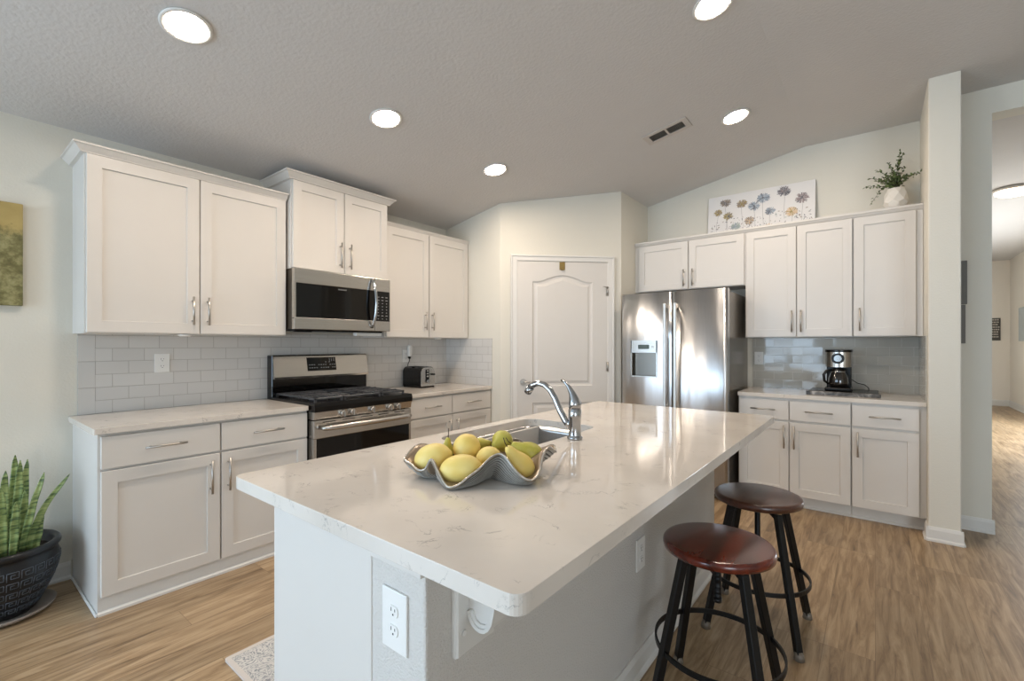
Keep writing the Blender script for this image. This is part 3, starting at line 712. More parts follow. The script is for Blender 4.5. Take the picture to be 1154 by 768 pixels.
# coffee tray and maker
t = thing('coffee_tray', 'low black drawer tray with a marbled grey front, under the coffee maker', 'tray', (-.2, 4.55, .914))
mm, tt, pp_ = nt('grey_marble_front')
n = N(tt, 'ShaderNodeTexNoise'); n.inputs['Scale'].default_value = 14; n.inputs['Detail'].default_value = 6; n.inputs['Distortion'].default_value = 1; tt.links.new(coords(tt), n.inputs['Vector'])
tt.links.new(ramp(tt, n.outputs['Fac'], [(.4, srgb(58, 56, 54)), (.55, srgb(112, 108, 104)), (.68, srgb(190, 186, 180))]), pp_.inputs['Base Color']); pp_.inputs['Roughness'].default_value = .3
m = MB(); m.box(-.43, .02, 4.42, 4.78, .9141, .945, .003, 1); m.build('tray_top', BLACK, t)
m = MB(); m.box(-.442, .032, 4.405, 4.42, .9141, .944, .003, 1); m.build('front_panel', mm, t)
t = thing('coffee_maker', 'black and steel drip coffee maker with glass carafe', 'coffee maker', (-.24, 4.6, .945))
cx0, cx1 = -.325, -.148
m = MB(); m.box(cx0, cx1, 4.50, 4.74, .9451, .972, .008, 2); m.box(cx0+.005, cx1-.005, 4.64, 4.74, .96, 1.20, .006, 2); m.build('base', BLACK, t)
def cmo(g_, y_=4.60): return [(cx1+g_, 4.74+g_), (cx0-g_, 4.74+g_), (cx0-g_, y_)]+[((cx0+cx1)/2-(.0885+g_)*math.cos(PI*k/16), y_-(.085+g_)*math.sin(PI*k/16)) for k in range(1, 16)]+[(cx1+g_, y_)]
m = MB(); m.prism(cmo(0), 1.135, 1.255); hd = m.build('head', STEELH, t)
m = MB(); m.prism(cmo(.003), 1.2551, 1.275, 'z', .003); m.build('lid', BLACK, t)
m = MB(); c = Vector(((cx0+cx1)/2, 4.515, 1.205)); m.tube([c, c+Vector((0, -.006, 0))], .043, 32); dl = m.build('dial_face', BLACK, hd)
m = MB(); m.tube([c+Vector((0, -.006, 0)), c+Vector((0, -.010, 0))], .026, 28); m.tube([c+Vector((0, -.010, 0)), c+Vector((0, -.018, 0))], .013, 20); m.build('dial_knob', CHROME, dl)
GLASSD = simple('smoked_carafe_glass', (24, 20, 17), .04, noise=.02, coat=1)
cc = ((cx0+cx1)/2, 4.565, .9721)
m = MB(); m.lathe([(.052, .001), (.064, .012), (.068, .035), (.066, .07), (.055, .105), (.045, .125), (.044, .135)], cc, 32); cf = m.build('carafe', GLASSD, t)
m = MB(); m.lathe([(.047, .1255), (.048, .140), (.04, .15), (0, .153)], cc, 28); m.build('carafe_lid', BLACK, cf)
m = MB(); m.lathe([(.0472, .122), (.0482, .122), (.0482, .130), (.0472, .130)], cc, 28); m.build('band', CHROME, cf)
m = MB(); q = Vector(cc); dv = Vector((-.9, -.45, 0)).normalized()
m.tube([q+dv*.045+Vector((0, 0, .135)), q+dv*.085+Vector((0, 0, .132)), q+dv*.105+Vector((0, 0, .10)), q+dv*.10+Vector((0, 0, .05)), q+dv*.068+Vector((0, 0, .025))], [.009, .011, .011, .010, .008], 10); m.build('handle', BLACK, cf)
m = MB(); m.tube([(-.155, 4.72, 1.03), (-.12, 4.74, 1.0), (-.07, 4.77, .985), (-.045, 4.80, .96), (-.04, 4.83, .919)], .0032, 8); m.build('cord', BLACK, t)

# flower canvas
t = thing('flower_canvas', 'long white canvas painted with loose dandelion-like flowers, leaning on top of the cabinets', 'painting', (-.86, 4.85, 2.368))
CX0, CX1, CZ0, CZ1 = -1.325, -.418, 2.3685, 2.79
def FC(u, d, z):   # leans back against the wall
    k = (z-CZ0)/(CZ1-CZ0); return (u, 4.850+.040*k-d, z)
CANV = simple('painted_canvas_white', (226, 224, 222), .8, noise=.03, nscale=12, bump=.1, bscale=500)
MB(FC).box(CX0, CX1, -.028, 0, CZ0, CZ1, .002, 1).build('canvas', CANV, t)
cols = [simple('paint_'+n_, c_, .8, noise=.1) for n_, c_ in (('blue_grey', (160, 172, 184)), ('slate', (120, 120, 126)), ('ochre', (172, 154, 104)), ('taupe', (154, 140, 126)), ('peach', (224, 198, 164)), ('mauve_grey', (156, 142, 142)), ('stem', (150, 148, 148)), ('sage', (166, 176, 170)))]
m = MB(FC); rnd = random.Random(3)
def px(u, v):  # picture coordinates 0..1154 x, 0..659 y of the detail view onto the canvas
    s = (u-75)/(1058-75); top = 262-(262-88)*s; bot = 612+(470-612)*s
    return CX0+(CX1-CX0)*s, CZ1-(v-top)/(bot-top)*(CZ1-CZ0)*.98
flowers = [(178, 385, 33, (2, 3)), (250, 297, 42, (3, 1)), (280, 408, 38, (2, 1)), (355, 498, 38, (7, 0)), (412, 300, 40, (3, 2)), (485, 442, 38, (3, 4)), (527, 318, 44, (0, 1)), (613, 247, 47, (0, 1)), (675, 358, 36, (0, 1)),
           (793, 190, 46, (1, 5)), (862, 362, 42, (4, 2)), (950, 245, 46, (5, 1)), (665, 495, 34, (4, 3))]
for (fu, fv, fr, cs) in flowers:
    u, z = px(fu, fv); r_ = fr*.00118
    m.mi = 6; ub = u+rnd.uniform(-.02, .02); L = 7; zb = max(CZ0+.02, z-.26); pv = None
    for k in range(L):
        s = k/(L-1); uu = u+(ub-u)*s+.006*math.sin(s*4+fu); zz = z+(zb-z)*s
        if pv: m.face([m.v(pv[0]-.0011, .0008, pv[1]), m.v(pv[0]+.0011, .0008, pv[1]), m.v(uu+.0011, .0008, zz), m.v(uu-.0011, .0008, zz)])
        pv = (uu, zz)
    m.mi = cs[0]
    for k in range(34):
        a = rnd.uniform(0, 6.28); q = r_*rnd.uniform(.1, .95); s_ = r_*.07; uu, zz = u+q*math.cos(a), z+q*.85*math.sin(a)
        m.face([m.v(uu+s_*math.cos(b_), .0009+.00001*k, zz+s_*math.sin(b_)) for b_ in (0, 1.2, 2.4, 3.6, 4.8)])
    for k in range(90):
        m.mi = cs[0] if rnd.random() < .75 else cs[1]; a = rnd.uniform(0, 2*PI); ra = r_*rnd.uniform(0, .5); rb = r_*rnd.uniform(.6, 1.1); w_ = r_*.055
        ca, sa = math.cos(a), math.sin(a)*.85; d_ = .001+.00002*k
        m.face([m.v(u+ca*ra+sa*w_*.3, d_, z+sa*ra-ca*w_*.3), m.v(u+ca*rb+sa*w_, d_, z+sa*rb-ca*w_), m.v(u+ca*rb-sa*w_, d_, z+sa*rb+ca*w_), m.v(u+ca*ra-sa*w_*.3, d_, z+sa*ra+ca*w_*.3)])
    m.mi = cs[1]
    for k in range(6):
        a = rnd.uniform(0, 6.28); q = r_*rnd.uniform(0, .35); s_ = r_*.12; uu, zz = u+q*math.cos(a), z+q*math.sin(a)
        m.face([m.v(uu+s_*math.cos(b_), .0026, zz+s_*math.sin(b_)) for b_ in (0, 1.2, 2.4, 3.6, 4.8)])
for k in range(170):   # leaves and flecks between the stems
    s = rnd.random(); uu = CX0+.02+(CX1-CX0-.04)*s; zz = CZ0+.02+.17*rnd.random()**1.3; a = rnd.uniform(0, PI); l_ = rnd.uniform(.006, .014); m.mi = rnd.choice((1, 6, 7, 3, 5))
    ca, sa = math.cos(a)*l_, math.sin(a)*l_
    m.face([m.v(uu-ca, .0009, zz-sa), m.v(uu+sa*.35, .0009, zz-ca*.35), m.v(uu+ca, .0009, zz+sa), m.v(uu-sa*.35, .0009, zz+ca*.35)])
m.build('flower_print', cols, t, fix=False)

# faceted vase with greenery
LEAFG = simple('leaf_green', (116, 134, 84), .5, noise=.25, nscale=30); LEAFD = simple('leaf_dark_green', (80, 96, 60), .5, noise=.2, nscale=30); STEMB = simple('stem_brown', (74, 66, 46), .7, noise=.1)
t = thing('potted_greenery', 'white faceted vase with bushy green sprigs on top of the cabinets', 'plant', (.125, 4.72, 2.3685))
m = MB(); prof = [(.045, .0), (.078, .055), (.078, .075), (.072, .13), (.052, .175), (.046, .175), (.05, .13), (0, .12)]
rings = []
for k, (r_, h) in enumerate(prof):
    n = 7; off = (k % 2)*PI/n; rings.append([m.v(.125+r_*math.cos(2*PI*i/n+off), 4.72+r_*math.sin(2*PI*i/n+off), 2.3685+h) for i in range(n)])
for k in range(len(rings)-1):
    A, B = rings[k], rings[k+1]; n = 7
    for i in range(n):
        if k % 2 == 0: m.face([A[i], A[(i+1) % n], B[i]]); m.face([A[(i+1) % n], B[(i+1) % n], B[i]])
        else: m.face([A[i], A[(i+1) % n], B[(i+1) % n]]); m.face([A[i], B[(i+1) % n], B[i]])
m.face(rings[0]); m.build('vase', simple('vase_ceramic', (228, 224, 216), .45, noise=.02), t)
ms = MB(); ml = MB(); rnd = random.Random(11)
def leaf(mb, p, dirv, L, W, up=Vector((0, 0, 1)), cup=.25):
    dirv = dirv.normalized(); side = dirv.cross(up);
    if side.length < .1: side = dirv.cross(Vector((1, 0, 0)))
    side.normalize(); nrm = side.cross(dirv)
    P_ = [p, p+dirv*L*.35+side*W/2+nrm*W*cup, p+dirv*L*.7+side*W*.42+nrm*W*cup, p+dirv*L, p+dirv*L*.7-side*W*.42+nrm*W*cup, p+dirv*L*.35-side*W/2+nrm*W*cup, p+dirv*L*.5]
    vs = [mb.v(*q) for q in P_]
    for a_ in ((0, 1, 6), (1, 2, 6), (2, 3, 6), (3, 4, 6), (4, 5, 6), (5, 0, 6)): mb.face([vs[i] for i in a_], True)
top = Vector((.125, 4.72, 2.535))
sprigs = [(-.17, 0, .13), (-.20, -.03, .05), (-.16, -.04, -.10), (-.12, .02, .19), (-.05, -.03, .22), (.03, .0, .31), (.045, -.03, .27), (.02, .03, .25), (.12, -.02, .10), (.18, 0, .12), (-.08, -.07, .10), (-.02, -.09, .09), (.06, -.08, .08), (-.1, .07, .12), (0, .08, .13), (.08, .06, .12), (-.13, -.03, .09), (-.02, .0, .16), (.06, .02, .17), (-.06, .03, .14)]
for (a_, b_, c_) in sprigs:
    end = top+Vector((a_, b_, c_)); mid = top+Vector((a_*.45, b_*.45, max(c_*.6, .03)+.015))
    pts = [top-Vector((0, 0, .03)), top+Vector((a_*.1, b_*.1, .02)), mid, end]
    def bez(s):
        if s < .5: k = s*2; return pts[1].lerp(mid, k)
        return mid.lerp(end, (s-.5)*2)
    ms.tube([bez(i/6) for i in range(7)], .0013, 5)
    n = int(9+45*((a_*a_+c_*c_)**.5)*1.6)
    for i in range(n):
        s = .08+.92*i/n; p = bez(s)+Vector((rnd.uniform(-1, 1), rnd.uniform(-1, 1), rnd.uniform(-1, 1)))*(.014*(1.2-s)); tang = (bez(min(1, s+.02))-bez(max(0, s-.02))).normalized()
        dv = (tang*.5+Vector((rnd.uniform(-1, 1), rnd.uniform(-1, 1), rnd.uniform(-.7, 1)))).normalized(); ml.mi = rnd.randint(0, 1)
        leaf(ml, p, dv, rnd.uniform(.022, .034)*(1.15-.5*s), rnd.uniform(.014, .021)*(1.1-.4*s))
ms.build('stem', STEMB, t); ml.build('foliage', [LEAFG, LEAFD], t, fix=False)

# ------------------------------------------------------------------ island
t = thing('kitchen_island', 'white kitchen island base with panelled end and textured drywall back', 'island', (-1.1, 1.75, 0))
IX0, IXP, IXS, IY0, IY1 = -1.44, -.935, -.747, .652, 2.88
m = MB(); ZT = .876
m.box(IX0+.06, -.951, IY0+.02, IY1-.01, 0, .10); m.box(IX0, -.951, IY0+.004, IY1, .10, .12)
m.box(IX0, IX0+.018, IY0+.004, IY1, .12, ZT); m.box(-.969, -.951, IY0+.004, IY1, .12, ZT)
m.box(IX0+.018, -.969, IY0+.004, IY0+.022, .12, ZT); m.box(IX0+.018, -.969, IY1-.018, IY1, .12, ZT); m.box(IX0+.018, -.969, 1.20, 1.218, .12, ZT); m.box(IX0+.018, -.969, 2.19, 2.208, .12, ZT)
m.build('cabinet_body', WHITE, t)
m = MB(); m.box(IX0+.012, IXP-.0, IY0-.003, IY0+.0035, 0.0, .876, .0015, 1); m.build('end_panel', WHITE, t)
m = MB(); m.box(-.95, IXS, IY0, IY1, 0, .876, .006, 2); m.build('drywall_back', PONY, t)
for u0, u1, hu in ((IY0+.02, 1.24, 1.19), (1.25, 1.83, 1.30), (1.84, 2.35, 2.30), (2.36, IY1-.02, 2.41)):
    f = lambda u, d, z: (IX0-d, u, z)
    door(f, u0, u1, .11, .70, 0, t, hu, .60, .185); drawer(f, u0, u1, .715, .868, 0, t)
# ogee-ended trim board under the counter on the end
m = MB(); L = [(-.975, .8765), (-.972, .866), (-.960, .860), (-.948, .848), (-.94, .832), (-.925, .826), (-.747, .826), (-.747, .8765)]
m.prism(L, IY0-.014, IY0-.0001, 'd', .002); m.build('apron_trim', WHITE, t)
m = MB(); m.prism([(0, 0), (.022, 0), (.022, .012), (.013, .022), (.013, .075), (.006, .095), (0, .095)], IY0, IY1, 'u'); 
for v in m.bm.verts: v.co = Vector((IXS+v.co.y, v.co.x, v.co.z))
m.build('baseboard', TRIMW, t)
hole = rrect(-1.49, -1.07, 1.35, 2.045, .075, 8)
m = slab(rrect(-1.556, -.446, .584, 2.965, .028, 6), .877, .914, hole, .004); tag(m.build('island_countertop', QUARTZ), 'large white veined quartz countertop of the island', 'countertop')
# sink basin
t = thing('undermount_sink', 'stainless undermount sink basin in the island counter', 'sink', (-1.28, 1.70, .70))
m = MB(); rings = []
for off, z in ((-.018, .8765), (.003, .8765), (.006, .85), (.014, .73), (.03, .70), (.06, .688)):
    rings.append([m.v(x, y, z) for x, y in rrect(-1.49+off, -1.07-off, 1.35+off, 2.045-off, max(.03, .075-off*.3), 8)])
for A, B in zip(rings, rings[1:]):
    for i in range(len(A)): m.face([A[i], A[(i+1) % len(A)], B[(i+1) % len(A)], B[i]], True)
m.face(rings[-1]); 
m.build('basin', STEELS, t)
m = MB(); m.lathe([(.0, .002), (.03, .002), (.045, .006), (.05, .0005)], (-1.28, 1.70, .688), 24); m.build('drain', CHROME, t)
# faucet
t = thing('kitchen_faucet', 'chrome single-handle faucet with arched spout beside the sink', 'faucet', (-1.01, 1.715, .914))
fc = Vector((-1.01, 1.715, .914))
m = MB(); m.lathe([(.033, .0002), (.033, .008), (.027, .014), (.026, .018), (.026, .085), (.0275, .088), (.0275, .125), (.025, .128), (.025, .132)], fc, 28); m.build('body', CHROME, t)
m = MB(); z = Vector((0, 0, 1)); hp = [fc+Vector((0, 0, .132)), fc+Vector((0, 0, .150)), fc+Vector((-.004, 0, .170)), fc+Vector((-.014, 0, .195)), fc+Vector((-.03, 0, .22)), fc+Vector((-.048, 0, .24)), fc+Vector((-.066, 0, .25))]
m.tube(hp, [.0265, .027, .022, .0145, .009, .0065, .007], 16); m.build('lever_handle', CHROME, t)
m = MB(); sp = [(-.018, .045), (-.045, .07), (-.075, .115), (-.10, .165), (-.125, .20), (-.155, .222), (-.19, .229), (-.22, .22), (-.243, .20)]
sp = [fc+Vector((a_, .0, b_)) for a_, b_ in sp]
m.tube(sp, [.0145, .015, .0145, .0138, .0135, .0135, .0135, .0145, .0155], 16); s_ = m.build('spout', CHROME, t)
m = MB(); e = fc+Vector((-.243, 0, .20)); m.tube([e+Vector((.010, 0, .008)), e+Vector((-.008, 0, -.018))], [.018, .017], 18); m.tube([e+Vector((-.008, 0, -.018)), e+Vector((-.010, 0, -.022))], .012, 16); m.build('spray_head', CHROME, s_)

# outlets on the island
outlet(lambda u, d, z: (u, IY0-d, z), -.846, .700, .0001, 'white double outlet on the textured end of the island', .086, .135)
outlet(lambda u, d, z: (IXS+d, u, z), 1.78, .475, .0001, 'white outlet low on the long seating side of the island', .08, .125)
# corbel
t = thing('counter_corbel', 'white curved support bracket under the island overhang', 'bracket', (IXS, .79, .62))
fcb = lambda u, d, z: (IXS+d, u, z)
m = MB(fcb); m.box(.727, .86, .0002, .014, .615, .876, .003, 2); m.box(.727, .742, .012, .020, .618, .876, .003, 1); m.build('back_plate', TRIMW, t)
def cprof(g_):
    pr = [(.012, .876), (.012, .712)]
    for i in range(11): a = R(200+75*i/10); pr.append((.052+(.042-g_)*math.cos(a), .728+(.054-g_)*math.sin(a)))
    pr += [(.066, .677+g_), (.078-g_*.3, .686+g_*.8), (.088-g_*.6, .702+g_*.6), (.095-g_, .73+g_*.2), (.10-g_, .77), (.103-g_, .81), (.106-g_, .876)]
    return pr
cin = cprof(.0); m = MB(fcb); m.prism(cin, .770, .822, 'u', .001)
for g0, g1, e_ in ((0, .009, .008), (.009, .018, .004)):
    A_ = cprof(g0); B_ = cprof(g1)
    for k in range(2, len(A_)-1):
        q = [A_[k], A_[k+1], B_[k+1], B_[k]]; m.prism(q, .770-e_, .770, 'u'); m.prism(q, .822, .822+e_, 'u')
m.build('curved_bracket', TRIMW, t)
m = MB(); m.tube([FXp for FXp in (Vector((IXS+.014, .752, .665)), Vector((IXS+.018, .752, .665)))], .006, 12); m.build('screw', PLASTICW, t)

# ------------------------------------------------------------------ clam bowl and fruit
TH = R(YAW); E1 = Vector((math.cos(TH), math.sin(TH), 0)); FW = Vector((-math.sin(TH), math.cos(TH), 0)); E2 = -FW
BC = Vector((-.985, 1.09, 0)); CD = BC.dot(FW)
def at(px_, py_, e2):   # a point so far in front of the bowl's middle
    dp = CD-e2; return FW*dp+E1*((px_-577)/FPX*dp)+Vector((0, 0, CAMZ-(py_-HOR)/FPX*dp))
t = thing('clam_shell_bowl', 'large grey ruffled clam shell bowl holding fruit on the island', 'bowl', (BC.x, BC.y, .914))
rim = [at(*p) for p in ((456, 518, .02), (463, 524, .05), (471, 531, .085), (479, 530, .10), (486, 519, .09), (493, 532, .135), (500, 545, .17), (507, 551, .19), (518, 547, .19), (528, 539, .18), (540, 530, .165), (552, 518, .145), (562, 513, .13), (569, 516, .14), (575, 524, .155),
                        (583, 534, .165), (592, 541, .17), (601, 542, .16), (608, 532, .12), (611, 518, .08), (615, 508, .05), (621, 506, .03), (626, 510, -.0))]
for u_, e_, z_ in ((.235, -.05, .985), (.20, -.09, .965), (.165, -.13, .955), (.12, -.13, .985), (.075, -.10, .99), (.04, -.14, .965), (-.0, -.165, .955), (-.045, -.14, .98), (-.085, -.10, .985), (-.125, -.13, .96), (-.165, -.12, .955), (-.19, -.08, .98), (-.215, -.035, .985)):
    q = BC+E1*u_+E2*e_; rim.append(Vector((q.x, q.y, z_)))
def cr(P_, n):  # closed Catmull-Rom
    out = []; L = len(P_)
    for i in range(L):
        a_, b_, c_, d_ = P_[i-1], P_[i], P_[(i+1) % L], P_[(i+2) % L]
        for k in range(n):
            s = k/n; out.append(.5*((2*b_)+(-a_+c_)*s+(2*a_-5*b_+4*c_-d_)*s*s+(-a_+3*b_-3*c_+d_)*s**3))
    return out
rimf = cr(rim, 4); nr = len(rimf)
cen = Vector((BC.x, BC.y, .0)); cen += E2*.03
def shell(s, i, off):
    r_ = rimf[i]; h = Vector((r_.x, r_.y, 0))-cen; ang = math.atan2(h.dot(E2), h.dot(E1)); rb = .055
    b_ = cen+(E1*math.cos(ang)+E2*math.sin(ang))*rb
    k = s**.85; xy = b_.lerp(Vector((r_.x, r_.y, 0)), k)
    hh_ = max(0, min(1, (r_.z-.95)/.06)); ex = 2.6-1.3*hh_
    k2 = s**(.62+.75*hh_); xy = b_.lerp(Vector((r_.x, r_.y, 0)), k2)
    zz = .9145+off*.006+(r_.z-.9145-off*.006)*(s**ex)*.94+(r_.z-.9145)*.06*s
    o_ = (xy-cen); o_.z = 0; o_.normalize(); xy = xy+o_*(.020*(1-hh_)*math.sin(PI*min(1, s))**1.0)
    return Vector((xy.x, xy.y, zz))
m = MB(); NS = 220
outer = []; inner = []
for j in range(NS+1):
    s = j/NS; cor = .0040*(1-2*abs(math.sin(s*PI*15))**.8)*min(1, s*3)
    ro = []
    for i in range(nr):
        p = shell(s, i, 0); h = Vector((p.x, p.y, 0))-cen; h.normalize(); ro.append(m.v(*(p+h*cor+Vector((0, 0, -abs(cor)*.5*s)))))
    outer.append(ro)
for jj, (A, B) in enumerate(zip(outer, outer[1:])):
    m.mi = 2 if abs(math.sin((jj+.5)/NS*PI*15)) > .86 else 0
    for i in range(nr): m.face([A[i], A[(i+1) % nr], B[(i+1) % nr], B[i]], True)
m.face(outer[0])
m.mi = 1
for j in range(13):
    s = j/12; ro = []
    for i in range(nr):
        p = shell(s, i, 1); h = cen-Vector((p.x, p.y, 0)); h.normalize(); ro.append(m.v(*(p+h*.005+Vector((0, 0, .004)))))
    inner.append(ro)
for A, B in zip(inner, inner[1:]):
    for i in range(nr): m.face([A[i], A[(i+1) % nr], B[(i+1) % nr], B[i]], True)
m.face(inner[0])
for i in range(nr): m.face([outer[-1][i], outer[-1][(i+1) % nr], inner[-1][(i+1) % nr], inner[-1][i]], True)
SHO = simple('shell_grey_outside', (168, 164, 156), .4, .15, noise=.15, nscale=25); SHI = simple('shell_bronze_inside', (150, 132, 112), .3, .4, noise=.1)
m.build('shell', [SHO, SHI, simple('shell_growth_line', (84, 80, 76), .6, noise=.1)], t)
m = MB(); rp = [shell(1, i, 0)+Vector((0, 0, .003)) for i in range(nr)]; m.tube(rp, .0032, 8, closed=True); m.build('rim', simple('shell_rim_pearl', (186, 180, 170), .25, .5, noise=.05), t)

def fruit_mat(name, a_, b_, sc):
    mm_, t_, p_ = nt(name); n_ = N(t_, 'ShaderNodeTexNoise'); n_.inputs['Scale'].default_value = sc; n_.inputs['Detail'].default_value = 3; t_.links.new(coords(t_), n_.inputs['Vector'])
    t_.links.new(ramp(t_, n_.outputs['Fac'], [(.35, srgb(*a_)), (.65, srgb(*b_))]), p_.inputs['Base Color']); p_.inputs['Roughness'].default_value = .45
    n2_ = N(t_, 'ShaderNodeTexNoise'); n2_.inputs['Scale'].default_value = 260; t_.links.new(coords(t_), n2_.inputs['Vector'])
    bb = N(t_, 'ShaderNodeBump'); bb.inputs['Strength'].default_value = .12; bb.inputs['Distance'].default_value = .003; t_.links.new(n2_.outputs['Fac'], bb.inputs['Height']); t_.links.new(bb.outputs[0], p_.inputs['Normal']); return mm_
LEM = fruit_mat('lemon_skin', (234, 204, 108), (238, 214, 130), 14); PEARG = fruit_mat('pear_skin_green', (178, 170, 66), (194, 184, 86), 22); PEARY = fruit_mat('pear_skin_yellow', (196, 182, 84), (208, 192, 98), 18); STEMD = simple('fruit_stem', (58, 44, 30), .7, noise=.1)
def lemonp(L, W): # nub at both ends
    out = []
    for i in range(17):
        a_ = PI*i/16; r_ = W*math.sin(a_)**.9; h = -L*.9*math.cos(a_)
        if i in (0, 16): h = -L*math.cos(a_)
        out.append((max(r_, 0), h))
    out[1] = (W*.16, -L*.96); out[-2] = (W*.16, L*.96); return out
def roundp(L, W): return [(W*math.sin(PI*i/16), -L*math.cos(PI*i/16)*(1 if i < 15 else .97)) for i in range(17)]
def pearp(L, W):
    return [(0, -L*.93), (W*.3, -L*.98), (W*.62, -L*.9), (W*.88, -L*.68), (W, -L*.38), (W*.95, -L*.08), (W*.76, L*.2), (W*.55, L*.45), (W*.42, L*.68), (W*.34, L*.85), (W*.2, L*.96), (0, L*.97)]
# px, py, in front of middle, half length px, half width px, lean of the long axis in the image (90 = upright), turn away, kind
FR_ = [(488, 517, .02, 24, 16.5, 18, .2, 'lemon', LEM, 'pale yellow lemon at the left tip of the shell bowl'),
       (504, 506, -.06, 13, 8, 85, 0, 'pear', PEARG, 'small green pear standing upright with its stem, behind the leftmost lemon'),
       (526, 505, -.01, 16, 15.5, 80, .0, 'lemon', LEM, 'round pale yellow lemon on top of the heap, next to the upright pear'),
       (519, 529, .118, 26, 16.3, 8, .1, 'lemon', LEM, 'largest yellow lemon at the front of the shell bowl'),
       (551, 518, .055, 15, 14.5, 30, .5, 'lemon', LEM, 'half hidden yellow lemon in the middle of the bowl'),
       (544, 502, -.08, 12, 9.5, 20, .4, 'pear', PEARG, 'small green pear mostly hidden behind the topmost green pear'),
       (564, 499, -.035, 14, 12.5, 200, 1.0, 'pear', PEARG, 'round green pear lying highest in the fruit bowl'),
       (584, 521, .085, 23, 14, 125, .15, 'pear', LEM, 'yellow pear slanting down the right front of the bowl'),
       (593, 508, .015, 19, 11.5, 155, .1, 'pear', PEARG, 'olive green pear lying along the right back of the bowl'),
       (601, 527, .045, 9, 8, 70, .3, 'lemon', PEARY, 'small amber lemon low at the right rim of the bowl')]
for (a_, b_, e_, hl, hw, ang, turn, kind, mat, lab) in FR_:
    c_ = at(a_, b_, e_); dp = CD-e_; L_ = hl*dp/FPX; W_ = hw*dp/FPX
    axd = (E1*math.cos(R(ang))+Vector((0, 0, 1))*math.sin(R(ang)))*math.cos(turn)+E2*math.sin(turn)
    M = axd.normalized().to_track_quat('Z', 'Y').to_matrix()
    m = MB(); pr = pearp(L_, W_) if kind == 'pear' else (lemonp(L_, W_) if hl-hw > 2 else roundp(L_, W_))
    m.lathe(pr, c_, 28, M)
    f_ = thing(kind, lab, 'fruit', (c_.x, c_.y, c_.z), 'fruit in the shell bowl'); m.build('flesh', mat, f_)
    if kind == 'pear':
        tp = c_+axd.normalized()*L_*.95; m = MB(); m.tube([tp-axd*.004, tp+axd.normalized()*.012+Vector((0, 0, .003)), tp+axd.normalized()*.02+Vector((0, 0, .012))], .0014, 6); m.build('stem', STEMD, f_)

# ------------------------------------------------------------------ stools
def stool(cx, cy, lab, seatm, rot):
    t = thing('bar_stool', lab, 'stool', (cx, cy, 0), 'backless bar stools')
    c0 = Vector((cx, cy, 0)); SR = .187; ZS = .612
    m = MB(); m.lathe([(0, ZS-.034), (SR-.012, ZS-.034), (SR-.003, ZS-.029), (SR, ZS-.017), (SR-.001, ZS-.008), (SR-.006, ZS-.002), (SR-.016, ZS), (0, ZS-.003)], c0, 56); m.build('seat', seatm, t)
    m = MB(); m.lathe([(0, ZS-.040), (.155, ZS-.040), (.165, ZS-.037), (.165, ZS-.0341), (0, ZS-.0341)], c0, 40); m.build('seat_plate', BLACKM, t)
    m = MB(); m.lathe([(0, .395), (.014, .395), (.014, .41), (.011, .41)], c0, 16)
    for k in range(38): z = .41+k*.0035; m.lathe([(.011, z), (.0128, z+.00175), (.011, z+.0035)], c0, 14)
    m.lathe([(.011, .543), (.02, .543), (.02, .572), (0, .572)], c0, 16); m.build('height_screw', BLACKM, t)
    for k in range(2):
        a = R(45+90*k)+rot; e = Vector((math.cos(a), math.sin(a), 0)); s = Vector((-e.y, e.x, 0))
        m = MB(); P_ = [(-.148, .535), (-.10, .552), (-.05, .562), (.05, .562), (.10, .552), (.148, .535)]
        lo = [[m.v(*(c0+e*u+s*(q*.015)+Vector((0, 0, z+h)))) for q, h in ((-1, 0), (1, 0), (1, .006), (-1, .006))] for u, z in P_]
        for A, B in zip(lo, lo[1:]):
            for i in range(4): m.face([A[i], A[(i+1) % 4], B[(i+1) % 4], B[i]])
        m.face(lo[0]); m.face(lo[-1]); m.build('cross_brace', BLACKM, t)
    for k in range(4):
        a = R(45+90*k)+rot; e = Vector((math.cos(a), math.sin(a), 0)); s = Vector((-e.y, e.x, 0))
        pt, pb = c0+e*.135+Vector((0, 0, .56)), c0+e*.262+Vector((0, 0, .012)); ax = (pb-pt).normalized(); nn = ax.cross(s).normalized()
        m = MB(); w_ = .0135
        A = [m.v(*(pt+s*i_*w_+nn*j_*w_)) for i_, j_ in ((-1, -1), (1, -1), (1, 1), (-1, 1))]; B = [m.v(*(pb+s*i_*w_+nn*j_*w_)) for i_, j_ in ((-1, -1), (1, -1), (1, 1), (-1, 1))]
        fs = [m.face(A), m.face(B)]+[m.face([A[i], A[(i+1) % 4], B[(i+1) % 4], B[i]]) for i in range(4)]
        bmesh.ops.bevel(m.bm, geom=list(m.bm.edges), offset=.002, segments=1, affect='EDGES'); lg = m.build('leg', BLACKM, t)
        m = MB(); m.tube([pb+Vector((0, 0, -.012)), pb+Vector((0, 0, .004)), pb-ax*.02], [.021, .019, .016], 14); m.build('foot_cap', RUB, lg)
    m = MB(); rr_ = .213; z0_, z1_ = .232, .250
    m.lathe([(rr_-.004, z0_), (rr_+.003, z0_), (rr_+.003, z1_), (rr_-.004, z1_), (rr_-.004, z0_)], c0, 64, smooth=False, cap=False); m.build('foot_ring', BLACKM, t)
    return t
RUB = simple('clear_grey_foot_glide', (112, 102, 90), .35, noise=.1)
stool(-.445, 1.757, 'bar stool nearest the camera, glossy cherry red seat on black metal legs', CHERRY, R(4))
stool(-.439, 2.435, 'farther bar stool with cherry seat, its reflected dull brown painted in, behind the nearer one', CHERRY_REFL, R(1))

